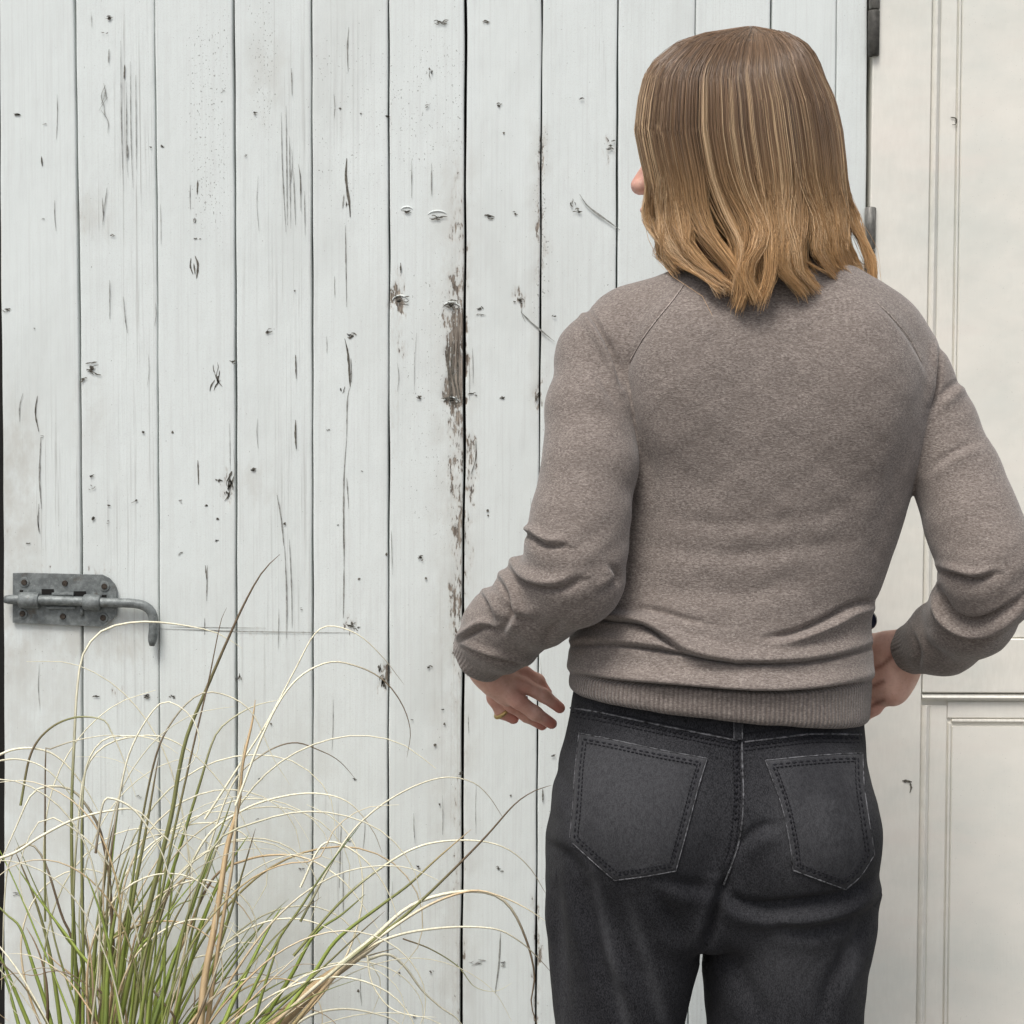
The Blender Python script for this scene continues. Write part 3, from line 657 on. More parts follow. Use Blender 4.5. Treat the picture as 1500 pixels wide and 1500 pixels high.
foreL = [(pt(842, 850, -.558), .0475), (pt(790, 878, -.518), .0455), (pt(738, 922, -.465), .0425), (pt(703, 961, -.425), .0325)]
armR = [(pt(1302, 510, -.47), .035), (pt(1336, 554, -.475), .0385), (pt(1367, 624, -.48), .0425), (pt(1402, 700, -.50), .044), (pt(1425, 765, -.52), .046), (pt(1447, 822, -.535), .0475), (pt(1451, 852, -.535), .0465)]
foreR = [(pt(1450, 856, -.533), .0465), (pt(1424, 900, -.495), .0425), (pt(1383, 934, -.44), .0375), (pt(1332, 954, -.385), .0275)]
def cut(d, p, ch, ext=.004):
    a, b_ = np.array(ch[-2][0]), np.array(ch[-1][0]); n = (b_ - a) / np.linalg.norm(b_ - a)
    return smax(d, ((p - (b_ + n * ext).astype(np.float32)) @ n.astype(np.float32)), .006)
hemA, hemB = P(833, 1031, YP - .1), P(1269, 1077, YP - .1)
hem_n = np.array([hemB[2] - hemA[2], 0, -(hemB[0] - hemA[0])]); hem_n /= np.linalg.norm(hem_n)     # points down
def f_sweater(p):
    d = loft(p, T_sw, 2.25)
    d = smax(d, (p - hemA.astype(np.float32)) @ hem_n.astype(np.float32), .010)
    d = smax(d, p[:, 2] - np.float32(PZ(385)), .012)
    # shoulder blades and the hollow of the spine
    d = smin(d, ell(p, P(1010, 560, YP - .066), (.056, .040, .085)), .03)
    d = smin(d, ell(p, P(1245, 565, YP - .066), (.056, .040, .085)), .03)
    k = .003 + .045 * sstep(PZ(565), PZ(450), p[:, 2])
    kl = .014
    aL = smin(chain(p, armL, .02), cut(chain(p, foreL, .02), p, foreL), kl)
    aR = smin(chain(p, armR, .02), cut(chain(p, foreR, .02), p, foreR), kl)
    d = smin(d, aL, k); d = smin(d, aR, k)
    return d
V, Q = solid(f_sweater, (-.12, -.70, .80), (.58, -.30, 1.46), .0021)
G, _ = grad(f_sweater, V); px, py = proj(V)
view = (V - CAM_P) / np.linalg.norm(V - CAM_P, axis=1)[:, None]
face = sstep(-.30, .25, -np.einsum('ij,ij->i', G, view))
dtorso = loft(V, T_sw, 2.25)
aLd = np.minimum(chain(V, armL, .02), chain(V, foreL, .02)); aRd = np.minimum(chain(V, armR, .02), chain(V, foreR, .02))
on_arm = ((np.minimum(aLd, aRd) < dtorso)).astype(float)
D = np.zeros(len(V)); SAG = np.zeros(len(V))
for pts, dep, w_, rg, sd_, arm in [
        # the rolls above the hem
        ([(826, 984), (900, 995), (986, 1001), (1116, 1010), (1200, 1007), (1284, 996)], .0100, 6, .9, -1, 0),
        ([(815, 948), (880, 942), (972, 950), (1068, 968), (1164, 969), (1230, 960), (1290, 944)], .0075, 6, .9, -1, 0),
        ([(850, 900), (890, 906), (938, 911), (970, 930), (1010, 950), (1070, 966)], .0085, 6, .9, -1, 0),
        ([(866, 894), (910, 890), (957, 893), (1000, 905), (1040, 915)], .0036, 6, .7, 1, 0),
        ([(1285, 880), (1250, 887), (1212, 907), (1164, 927), (1120, 935)], .0075, 7, .8, -1, 0),
        ([(930, 860), (1000, 870), (1100, 868), (1180, 850)], .0012, 14, .7, 1, 0),
        ([(940, 800), (1040, 812), (1150, 806), (1260, 790)], .0012, 12, .7, 1, 0),
        ([(960, 755), (1060, 768), (1160, 760), (1240, 745)], .0009, 11, .7, 1, 0),
        ([(945, 620), (955, 690), (950, 760), (940, 830)], .0016, 14, .9, -1, 0),
        ([(1335, 600), (1318, 680), (1296, 760), (1270, 830)], .0012, 14, .8, 1, 0),
        ([(1000, 500), (1060, 560), (1100, 640)], .0008, 22, .6, 1, 0),
        ([(1003, 412), (985, 440), (962, 468), (940, 498), (922, 530), (916, 556)], .0010, 3.4, .5, 1, 2), ([(1282, 440), (1310, 468), (1335, 500), (1350, 530), (1360, 556)], .0010, 3.4, .5, 1, 2),
        # left sleeve
        ([(856, 448), (878, 480), (898, 520), (912, 565)], .0065, 7, .8, 1, 1),
        ([(865, 530), (885, 560), (906, 600)], .0022, 9, .8, 1, 1),
        ([(752, 780), (775, 784), (800, 798), (830, 800)], .0050, 6, 1.0, -1, 1),
        ([(735, 818), (752, 842), (780, 858), (815, 862), (850, 850)], .0060, 8, .9, -1, 1),
        ([(722, 840), (742, 868), (748, 900), (735, 925)], .0042, 7, .9, -1, 1),
        ([(700, 868), (716, 886), (722, 910)], .0036, 6, .9, -1, 1),
        ([(664, 944), (690, 928), (712, 918), (735, 925)], .0040, 5, 1.0, -1, 1),
        ([(672, 946), (700, 958), (735, 968), (765, 974)], .0035, 5, .9, -1, 1),
        ([(890, 826), (905, 845), (880, 870)], .0040, 7, .6, 1, 1),
        ([(800, 945), (806, 925), (826, 908)], .0030, 7, .8, 1, 1),
        ([(735, 885), (760, 905), (790, 910)], .0030, 6, .8, -1, 1),
        # right sleeve
        ([(1378, 500), (1374, 545), (1366, 600)], .0045, 6, .9, 1, 2),
        ([(1412, 555), (1390, 570), (1370, 590)], .0030, 6, .9, -1, 1),
        ([(1436, 645), (1400, 660), (1360, 690)], .0022, 6, 1.0, -1, 1),
        ([(1374, 836), (1400, 842), (1428, 848), (1460, 840)], .0056, 6, .9, -1, 1),
        ([(1376, 862), (1386, 892), (1410, 910), (1440, 910), (1475, 893), (1500, 872)], .0085, 7, 1.0, 1, 1),
        ([(1350, 925), (1362, 945), (1388, 962)], .0022, 7, .7, -1, 1),
        ([(1336, 925), (1344, 950), (1346, 985)], .0030, 5, .6, -1, 1)]:
    wgt = 1.0 if arm == 2 else (on_arm if arm == 1 else 1 - on_arm)
    hem = (not arm) and pts[0][1] > 880; fc_, fr_ = fold(px, py, pts, dep, w_ * (.72 if dep > .003 else 1), rg, sd_, 9 if hem else None)
    D += (fc_ + fr_) * wgt; SAG += (fr_ * wgt * (.75 if hem else .12 if dep > .0045 else 0))
D *= face * 1.45
ns = lambda a, b, c, ph: np.sin(V[:, 0] * a + ph) * np.sin(V[:, 1] * b + ph * 2.3) * np.sin(V[:, 2] * c + ph * 1.7)
D += .0006 * ns(40, 30, 75, .7) + .0005 * ns(75, 60, 130, 2.1) + .0003 * ns(160, 90, 210, 4.2)
D += on_arm * (.0007 * np.sin(V[:, 2] * 190 + 6 * np.sin(V[:, 0] * 30)) * sstep(PZ(720), PZ(840), V[:, 2]))
V = V + (D[:, None] * G).astype(np.float32)
V[:, 2] -= (SAG * face).astype(np.float32)
sw = mesh('sweater', V - PL, Q, M['wool'], person, True)
# ribbing on the hem and cuffs
hem_top = np.interp(px, [820, 900, 986, 1116, 1200, 1280], [984, 995, 1001, 1010, 1007, 997])
rib_h = sstep(-2, 4, py - hem_top) * (1 - on_arm)
def along(ch, p): a, b_ = np.array(ch[-2][0]), np.array(ch[-1][0]); n = (b_ - a) / np.linalg.norm(b_ - a); return (p - b_) @ n, n, b_
cL, nL, bL = along(foreL, V); cR, nR, bR = along(foreR, V)
rL = sstep(-.024, -.020, cL) * (aLd < .01) * on_arm * (px < 800); rR = sstep(-.036, -.031, cR) * (aRd < .01) * on_arm * (px > 1300)
def ang(p, n, b_):
    u = np.cross(n, (0, 0, 1)); u /= np.linalg.norm(u); v = np.cross(n, u); q = p - b_; return np.arctan2(q @ v, q @ u)
cxm = (PX(832, 1030) + PX(1271, 1030)) / 2
uu = np.arctan2((V[:, 1] - YP) / .113, (V[:, 0] - cxm) / .16) * .138
uu = np.where(rL > 0, ang(V, nL, bL) * .03, np.where(rR > 0, ang(V, nR, bR) * .026, uu))
attr(sw, 'rib', np.clip(np.maximum(rib_h, .4 * np.maximum(rL, rR)), 0, 1)); attr(sw, 'rib_u', uu)
def on_cloth(V_, pxs, pys, lift):
    """points of the finished cloth under photo pixels: nearest front vertex in the picture"""
    return None
SWV = (V, px, py, face)
def cloth_pts(store, pxs, pys, lift=.0004):
    Vv, vx, vy, fc = store; out = []
    dist_c = np.linalg.norm(Vv - CAM_P, axis=1)
    for a, c in zip(pxs, pys):
        d2 = (vx - a) ** 2 + (vy - c) ** 2; near = np.argpartition(d2, 24)[:24]
        near = near[dist_c[near] < dist_c[near].min() + .02]; wgt = 1 / (d2[near] + .4)
        t = (dist_c[near] * wgt).sum() / wgt.sum() - lift
        d = CR @ np.array([(a - 750) / 1500 / F, -(c - 750) / 1500 / F, -1.0]); d /= np.linalg.norm(d); out.append(CAM_P + d * t)
    return np.array(out)
def seam(store, pts, r, name, m, parent, n=60, lift=.0003):
    s = spline(pts, n); q = cloth_pts(store, s[:, 0], s[:, 1], lift)
    q[1:-1] = (q[:-2] + 2 * q[1:-1] + q[2:]) / 4
    return MB().tube(q - PL, r, 6, True).build(name, m, parent, True)
for pts in ([(1003, 415), (985, 440), (962, 468), (940, 498), (922, 530), (918, 556)], [(1282, 440), (1310, 468), (1335, 500), (1350, 530), (1358, 552)]):
    seam(SWV, pts[:-1], .0007, 'raglan_seam', M['seam'], sw)
    o_ = [(x + 6, y + 3) for x, y in pts[:-1]] if pts[0][0] < 1100 else [(x - 6, y + 3) for x, y in pts[:-1]]
# crew neck rib
nk = [np.array([PX(1142, 385) + .060 * math.cos(t), YP + .012 + .058 * math.sin(t), PZ(388) + .012 * math.sin(t) * -1 + .004 * math.cos(t)]) for t in np.linspace(0, 2 * math.pi, 40)]
MB().tube([q - PL for q in nk], .0085, 10, False).build('collar', M['wool'], sw, True)

# ---- jeans
def jrow(py, l, r, yb, yf): return row(py, l, r, yb, yf)
T_hip = [jrow(985, 845, 1264, .090, .100), jrow(1035, 838, 1262, .094, .102), jrow(1075, 829, 1265, .102, .104), jrow(1110, 819, 1267, .109, .105), jrow(1150, 812, 1270, .115, .105), jrow(1200, 805, 1278, .118, .104),
         jrow(1250, 803, 1280, .115, .103), jrow(1300, 803, 1283, .105, .100), jrow(1340, 806, 1278, .095, .098), jrow(1420, 812, 1268, .085, .09)]
T_ll = [jrow(1180, 806, 1062, .104, .10), jrow(1260, 802, 1050, .104, .10), jrow(1330, 804, 1036, .098, .097), jrow(1399, 808, 1024, .092, .092), jrow(1500, 814, 1000, .085, .088), jrow(1750, 822, 985, .075, .09), jrow(2190, 838, 980, .06, .10)]
T_lr = [jrow(1180, 1052, 1276, .104, .10), jrow(1260, 1044, 1280, .104, .10), jrow(1330, 1036, 1280, .100, .098), jrow(1399, 1029, 1271, .094, .094), jrow(1500, 1035, 1260, .088, .09), jrow(1750, 1060, 1245, .078, .09), jrow(2190, 1085, 1235, .06, .10)]
T_hip, T_ll, T_lr = soften(T_hip, 6), soften(T_ll, 4), soften(T_lr, 4)
def f_jeans(p):
    z = p[:, 2]
    hip = loft(p, T_hip, 2.2); hip = smax(hip, z - np.float32(PZ(990)), .01); hip = smax(hip, np.float32(PZ(1370)) - z, .03)
    zc = np.float32(PZ(1200)); l = smax(loft(p, T_ll, 2.15), z - zc, .02); r = smax(loft(p, T_lr, 2.15), z - zc, .02)
    legs = np.maximum(np.minimum(l, r), np.float32(.035) - z)
    # hollow between the legs below the seat
    d = smin(hip, legs, .012)
    d = smin(d, ell(p, P(945, 1205, YP - .062), (.086, .066, .088)), .03)
    d = smin(d, ell(p, P(1170, 1212, YP - .062), (.084, .066, .088)), .03)
    # cleft
    cl = rcone(p, P(1083, 1110, YP - .155), P(1064, 1330, YP - .165), .018, .044)
    d = smax(d, -cl, .026)
    return d
V, Q = solid(f_jeans, (-.02, -.70, .02), (.45, -.34, 1.04), .0028)
G, _ = grad(f_jeans, V); px, py = proj(V); view = (V - CAM_P) / np.linalg.norm(V - CAM_P, axis=1)[:, None]
face = sstep(-.30, .25, -np.einsum('ij,ij->i', G, view)); D = np.zeros(len(V))
for pts, dep, w_, rg, sd_ in [
        ([(1066, 1300), (1080, 1322), (1120, 1330), (1160, 1327), (1230, 1316), (1290, 1282)], .0085, 9, .8, 1),
        ([(1064, 1280), (1056, 1310), (1046, 1345), (1030, 1400)], .0075, 8, .5, 1),
        ([(1078, 1245), (1110, 1215), (1140, 1208)], .0035, 9, .7, 1),
        ([(845, 1250), (860, 1320), (880, 1400), (915, 1500)], .0042, 11, 1.0, 1),
        ([(880, 1290), (905, 1370), (945, 1440), (965, 1500)], .0040, 13, .9, 1),
        ([(818, 1300), (822, 1380), (830, 1500)], .0035, 9, 1.0, 1),
        ([(960, 1300), (985, 1350), (1010, 1390)], .0035, 12, .8, 1),
        ([(1278, 1330), (1245, 1390), (1215, 1450), (1205, 1510)], .0042, 11, .9, -1),
        ([(1050, 1370), (1080, 1420), (1120, 1500)], .0030, 14, .8, 1),
        ([(1120, 1345), (1180, 1362), (1250, 1345)], .0026, 10, .8, 1),
        ([(960, 1285), (1010, 1298), (1050, 1300)], .0030, 10, .8, 1),
        ([(812, 1120), (830, 1150), (836, 1200)], .0025, 9, .8, 1),
        ([(800, 1235), (830, 1250), (850, 1280)], .0020, 8, .8, -1)]:
    D += sum(fold(px, py, pts, dep, w_, rg, sd_)) * face * 1.5
ns = lambda a, b, c, ph: np.sin(V[:, 0] * a + ph) * np.sin(V[:, 1] * b + ph * 2.3) * np.sin(V[:, 2] * c + ph * 1.7)
D += .0008 * ns(45, 30, 35, .7) + .0006 * ns(80, 60, 60, 2.1) + .0003 * ns(190, 90, 160, 4.2)
V = V + (D[:, None] * G).astype(np.float32)
jn = mesh('jeans', V - PL, Q, M['denim'], person, True)
wear_lit = .8 * np.exp(-((px - (862 + (py - 1250) * .22)) / 7) ** 2) * sstep(1240, 1300, py) + .6 * np.exp(-((px - (915 + (py - 1300) * .3)) / 9) ** 2) * sstep(1300, 1350, py) + .5 * np.exp(-((px - 822) / 6) ** 2) * sstep(1280, 1330, py) + .5 * np.exp(-(((px - 1250) / 14) ** 2 + ((py - 1400) / 60) ** 2)) + np.exp(-(((px - 930) / 90) ** 2 + ((py - 1190) / 80) ** 2)) + np.exp(-(((px - 1205) / 75) ** 2 + ((py - 1200) / 85) ** 2)) + .6 * np.exp(-(((px - 1160) / 80) ** 2 + ((py - 1400) / 70) ** 2))  # real fading, plus lit fold ridges and lit zones put into the colour
attr(jn, 'wear_lit', np.clip(wear_lit * face, 0, 1) * .5)
JNV = (V, px, py, face)

def pocket(edge):
    """a patch pocket laid on the jeans: outline in photo pixels"""
    out = []
    for a, c in zip(edge, edge[1:] + edge[:1]):
        L = math.hypot(c[0] - a[0], c[1] - a[1]); n = max(2, int(L / 5))
        out += [(a[0] + (c[0] - a[0]) * k / n, a[1] + (c[1] - a[1]) * k / n) for k in range(n)]
    out = np.array(out); cen = out.mean(0); rings = [1.0, .985, .95, .88, .78, .64, .48, .30, .14]
    pts = []; lifts = []
    for i, s in enumerate(rings):
        q = cen + (out - cen) * s; pts.append(q); lifts += [(.0002, .0019, .0026, .0021, .0021, .0021, .0021, .0021, .0021)[i]] * len(q)
    allp = np.vstack(pts + [cen[None]]); lifts.append(.0022)
    q = cloth_pts(JNV, allp[:, 0], allp[:, 1], 0.0)
    q = q - view_dir(allp) * np.array(lifts)[:, None]
    n = len(out); Fs = []
    for i in range(len(rings) - 1):
        for k in range(n): Fs.append([i * n + k, i * n + (k + 1) % n, (i + 1) * n + (k + 1) % n, (i + 1) * n + k])
    for k in range(n): Fs.append([(len(rings) - 1) * n + k, (len(rings) - 1) * n + (k + 1) % n, len(rings) * n])
    o = mesh('pocket', q - PL, Fs, M['denim'], jn, True)
    bm = bmesh.new(); bm.from_mesh(o.data); bmesh.ops.recalc_face_normals(bm, faces=bm.faces[:])
    if sum(f.normal.y for f in bm.faces) > 0: bmesh.ops.reverse_faces(bm, faces=bm.faces[:])
    bm.to_mesh(o.data); bm.free()
    rr = np.repeat(rings + [0], [n] * len(rings) + [1]); attr(o, 'wear_lit', np.clip(.32 + .10 * (1 - rr) + .2 * (rr > .97), 0, 1))
    return o, out
def view_dir(pp):
    D_ = np.stack([(pp[:, 0] - 750) / 1500 / F, -(pp[:, 1] - 750) / 1500 / F, -np.ones(len(pp))], 1) @ CR.T
    return D_ / np.linalg.norm(D_, axis=1)[:, None]
def stitches(pts, lift, m, parent, step=5.5, r=.0006, n=None, frac=.62):
    s = np.asarray(pts, float); L = np.hypot(*np.diff(s, axis=0).T).sum(); n = max(3, int(L / step)); s = spline(s, n * 3 + 1)
    q = cloth_pts(JNV, s[:, 0], s[:, 1], lift); k = MB()
    for i in range(n):
        a, b_ = q[3 * i], q[3 * i + 2] ; k.tube([a - PL, (a + b_) / 2 - PL, b_ - PL], [r * .6, r, r * .6], 5)
    o = k.build('stitching', m, parent, True); o['kind'] = 'stuff'; return o
def ptube(pts, lift, r, name, m, parent, n=70):
    s = spline(pts, n); q = cloth_pts(JNV, s[:, 0], s[:, 1], lift); q[1:-1] = (q[:-2] + 2 * q[1:-1] + q[2:]) / 4
    rr = r * (1 + .35 * rng.uniform(-1, 1, n)); return MB().tube(q - PL, rr, 6).build(name, m, parent, True)
pL = [(848, 1074), (900, 1084), (960, 1097), (1036, 1111), (1024, 1150), (1012, 1195), (1000, 1240), (990, 1276), (945, 1284), (900, 1290), (868, 1262), (834, 1231), (839, 1180), (842, 1130)]
pR = [(1121, 1114), (1170, 1109), (1220, 1105), (1264, 1103), (1266, 1150), (1273, 1200), (1281, 1252), (1262, 1282), (1239, 1303), (1200, 1289), (1162, 1275), (1157, 1235), (1147, 1187), (1133, 1145)]
def inset(poly, d):
    p = np.array(poly, float); n = len(p); out = []
    for i in range(n):
        a = p[i] - p[i - 1]; b_ = p[(i + 1) % n] - p[i]; na = np.array([-a[1], a[0]]) / np.linalg.norm(a); nb = np.array([-b_[1], b_[0]]) / np.linalg.norm(b_)
        m_ = na + nb; out.append(p[i] + m_ / (m_ @ m_) * 2 * d)
    return [tuple(q) for q in out]
for poly, cor in ((pL, (0, 3, 7, 9, 11)), (pR, (0, 3, 6, 8, 10))):
    pk, _ = pocket(poly)
    side = poly + poly[:1]; cs = list(cor) + [len(poly)]
    for a, c in zip(cs[:-1], cs[1:]): ptube(side[a:c + 1], .0020, .00065, 'worn_edge', M['edge'], pk)
    for d in (11.5,):
        ins = inset(poly, d); ins = ins + ins[:1]
        for a, c in zip(cs[:-1], cs[1:]): stitches(ins[a:c + 1], .0030, M['stitch'], pk, 6.0, .00075)
    # puckered hem between the two rows
    ins = inset(poly, 7.5); ins = ins + ins[:1]
    for a, c in zip(cs[:-1], cs[1:]): stitches(ins[a:c + 1], .0016, M['stitch'], pk, 9.0, .0016)
# yoke, centre seam, waistband loop
for pts in ([(836, 1037), (880, 1044), (960, 1061), (1030, 1075), (1080, 1085)], [(1091, 1087), (1140, 1081), (1194, 1075), (1262, 1076)]):
    ptube(pts, .0006, .0010, 'yoke_seam', M['edge'], jn)
    for d in (7, 15): stitches([(x, y + d - 3) for x, y in pts], .0006, M['stitch'], jn, 6, .0008)
    stitches([(x, y + 6) for x, y in pts], .0001, M['stitch'], jn, 8, .0016)
    ptube([(x, y - 12) for x, y in pts[:-1]] if pts[0][0] > 1000 else [(x, y - 4) for x, y in pts[1:]], .0002, .0006, 'waistband_edge', M['stitch'], jn)
ptube([(1088, 1050), (1087, 1100), (1089, 1160), (1087, 1205), (1081, 1240), (1070, 1272), (1060, 1296)], .0006, .0010, 'seat_seam', M['edge'], jn)
for d in (-5, -13): stitches([(1088 + d, 1086), (1087 + d, 1110), (1089 + d, 1160), (1086 + d, 1205), (1081 + d, 1240), (1071 + d * .9, 1268)], .0006, M['stitch'], jn, 6, .0008)
stitches([(1079, 1090), (1079, 1160), (1077, 1205)], .0001, M['stitch'], jn, 9, .0016)
lp = [(1073, 1040), (1087, 1041), (1088, 1084), (1074, 1083)]; q = cloth_pts(JNV, [a for a, _ in lp] * 2, [c for _, c in lp] * 2, 0); vd = view_dir(np.array(lp + lp)); q = q - vd * np.array([.004] * 4 + [-.002] * 4)[:, None]
bl = mesh('belt_loop', q - PL, [[0, 3, 2, 1], [0, 1, 5, 4], [1, 2, 6, 5], [2, 3, 7, 6], [3, 0, 4, 7]], M['denim'], jn); attr(bl, 'wear_lit', [.1] * 8)
for xx in (1074.5, 1086.5): ptube([(xx, 1042), (xx + .5, 1062), (xx + 1, 1083)], .0042, .0007, 'loop_edge', M['edge'], bl, 20)

# ---- body (one continuous skin), head turned to the left
TH = R_(63); fw = np.array([-math.sin(TH), math.cos(TH), 0]); rt = np.array([math.cos(TH), math.sin(TH), 0]); up = np.array([0, 0, 1.])
HC = P(1080, 222, YP); HR = np.stack([fw, rt, up], 1)
def hp(a, b_, c): return HC + fw * a + rt * b_ + up * c
def finger(p, pts): return chain(p, pts, .004)
cR3 = np.array(foreR[-1][0]); cL3 = np.array(foreL[-1][0])
FING = [  # left hand: little, ring, middle, index finger, thumb
    [(P(744, 984, -.405), .0090), (P(768, 986, -.400), .0080), (P(788, 997, -.398), .0073), (P(801, 1015, -.396), .0060)],
    [(P(740, 993, -.413), .0100), (P(768, 1004, -.411), .0086), (P(797, 1019, -.409), .0077), (P(820, 1037, -.405), .0062)],
    [(P(735, 1004, -.418), .0100), (P(758, 1026, -.418), .0088), (P(784, 1045, -.414), .0079), (P(808, 1060, -.408), .0062)],
    [(P(731, 1008, -.402), .0100), (P(750, 1032, -.394), .0088), (P(772, 1048, -.388), .0078), (P(794, 1062, -.384), .0062)],
    [(P(722, 995, -.395), .0110), (P(726, 1022, -.385), .0098), (P(736, 1042, -.380), .0085), (P(752, 1052, -.378), .0068)]]
FINR = [
    [(P(1300, 965, -.372), .012), (P(1262, 985, -.352), .0098), (P(1225, 1000, -.345), .0085), (P(1200, 1008, -.345), .007)],
    [(P(1300, 985, -.372), .012), (P(1262, 1010, -.354), .0098), (P(1228, 1028, -.347), .0085), (P(1198, 1036, -.347), .007)],
    [(P(1302, 1000, -.372), .012), (P(1270, 1028, -.358), .0096), (P(1242, 1046, -.350), .0085), (P(1214, 1056, -.350), .007)],
    [(P(1305, 1008, -.374), .0105), (P(1280, 1036, -.366), .0092), (P(1256, 1054, -.358), .0078), (P(1236, 1066, -.356), .0065)],
    [(P(1318, 945, -.378), .0150), (P(1290, 946, -.372), .0135), (P(1262, 938, -.360), .0100), (P(1240, 930, -.352), .0078)]]
def f_body(p):
    d = ell(p, hp(.004, 0, .012), (.084, .070, .100), HR)
    d = smin(d, ell(p, hp(.036, 0, -.045), (.054, .052, .070), HR), .03)
    d = smin(d, ell(p, hp(.060, 0, -.094), (.022, .024, .020), HR), .02)
    d = smin(d, rcone(p, hp(.086, 0, .012), hp(.112, 0, -.029), .008, .0105), .008)
    for s in (-1, 1):
        d = smin(d, ell(p, hp(.106, s * .010, -.031), (.010, .008, .008), HR), .005)
        d = smax(d, -ell(p, hp(.100, s * .032, .012), (.016, .018, .012), HR), .012)
        d = smin(d, ell(p, hp(.080, s * .032, .011), (.013, .013, .013), HR), .003)
        d = smin(d, ell(p, hp(-.005, s * .076, -.005), (.016, .008, .030), HR), .006)
    d = smin(d, ell(p, hp(.098, 0, -.058), (.011, .022, .0062), HR), .005)
    d = smin(d, ell(p, hp(.095, 0, -.071), (.011, .020, .0070), HR), .005)
    d = smin(d, ell(p, hp(.088, 0, .045), (.012, .045, .02), HR), .02)
    d = smin(d, rcone(p, hp(-.02, .0, -.05), P(1125, 400, YP + .01), .052, .050), .025)
    core = smin(rcone(p, P(1125, 440, YP), P(1085, 1000, YP), .060, .075), rcone(p, P(1000, 475, YP), P(1260, 475, YP), .03, .03), .03)
    core = smin(core, ell(p, P(1060, 1130, YP), (.12, .08, .09)), .03)
    for a, b_ in (((930, 1250), (915, 2150)), ((1160, 1250), (1150, 2150))):
        core = smin(core, rcone(p, P(*a, YP), P(*b_, YP + .02), .06, .033), .02)
    d = smin(d, core, .03)
    for ch in (armL, armR): d = smin(d, chain(p, [(a, r * .62) for a, r in ch], .01), .02)
    for ch, wr in ((foreL, P(715, 980, -.412)), (foreR, P(1322, 962, -.374))):
        q = [(a, r * .62) for a, r in ch[:-1]] + [(ch[-1][0], .0215), (wr, .0205)]; d = smin(d, chain(p, q, .01), .015)
    # left hand
    palm = chain(p, [(P(716, 980, -.410), .0190), (P(730, 998, -.408), .0180), (P(745, 1008, -.408), .0150)], .01)
    palm = smin(palm, rcone(p, P(742, 988, -.404), P(742, 1018, -.406), .012, .012), .010)
    d = smin(d, palm, .012)
    for fg in FING: d = smin(d, finger(p, fg), .0035)
    # right hand, palm to the camera
    palm = ell(p, P(1304, 978, -.374), (.034, .015, .040)); palm = smin(palm, rcone(p, P(1330, 955, -.378), P(1300, 1000, -.372), .022, .020), .012)
    palm = smin(palm, ell(p, P(1300, 950, -.384), (.022, .015, .020)), .010); palm = smin(palm, ell(p, P(1308, 1000, -.382), (.020, .014, .026)), .010)
    d = smin(d, palm, .01)
    for fg in FINR: d = smin(d, finger(p, fg), .006)
    return d
V, Q = solid(f_body, (-.10, -.62, .05), (.56, -.32, 1.66), .0026)
bx_, by_ = proj(V)
bo = mesh('body', V - PL, Q, M['skin'], person, True)
blush = np.zeros(len(V))
for fg in FING + FINR:
    blush = np.maximum(blush, np.exp(-(np.linalg.norm(V - np.array(fg[-1][0]), axis=1) / .014) ** 2)); blush = np.maximum(blush, .6 * np.exp(-(np.linalg.norm(V - np.array(fg[1][0]), axis=1) / .012) ** 2))
blush = np.maximum(blush, .8 * np.exp(-(np.linalg.norm(V - hp(.115, 0, -.03), axis=1) / .014) ** 2)); blush = np.maximum(blush, np.exp(-(np.linalg.norm((V - hp(.1, 0, -.064)) / np.array([1, 1, .5]), axis=1) / .014) ** 2))
attr(bo, 'blush', blush)
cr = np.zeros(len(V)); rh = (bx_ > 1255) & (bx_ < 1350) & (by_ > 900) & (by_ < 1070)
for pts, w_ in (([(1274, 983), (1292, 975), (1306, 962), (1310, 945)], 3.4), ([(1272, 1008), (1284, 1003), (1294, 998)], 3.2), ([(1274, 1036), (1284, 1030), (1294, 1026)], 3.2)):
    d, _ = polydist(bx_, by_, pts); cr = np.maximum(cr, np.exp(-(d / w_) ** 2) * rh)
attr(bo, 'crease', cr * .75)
rc = P(741, 1040, -.382)
ring_c = np.array(FING[4][2][0]); rdir = np.array(FING[4][3][0]) - np.array(FING[4][1][0]); rdir /= np.linalg.norm(rdir); ru = np.cross(rdir, (0, 1, 0)); ru /= np.linalg.norm(ru); rv = np.cross(rdir, ru)
MB().tube([ring_c + (ru * math.cos(t) + rv * math.sin(t)) * .0098 - PL for t in np.linspace(0, 2 * math.pi, 25)], .0024, 8, False).build('ring', M['gold'], person, True)
# a dark button glimpsed at the side of the waist
bc = P(1268, 909, -.455)
k = MB(); k.tube([np.array(bc) + np.array([.0, -.003, 0]) - PL, np.array(bc) + np.array([.002, .004, 0]) - PL], [.0105, .0115], 18)
btn = k.build('button', M['navy'], person, True); btn['label'] = 'dark navy button at the side of the waist'
# shoes, below the picture
for a in (915, 1150):
    c = P(a, 2150, YP + .02); k = MB(); k.tube([(c[0] - PL[0], -.07, .034), (c[0] - PL[0], -.06, .036), (c[0] - PL[0], .03, .042), (c[0] - PL[0], .12, .034), (c[0] - PL[0], .19, .030), (c[0] - PL[0], .21, .030)], [.012, .033, .036, .040, .032, .010], 16, True, .82)
    k.build('shoe', M['shoe'], person, True)

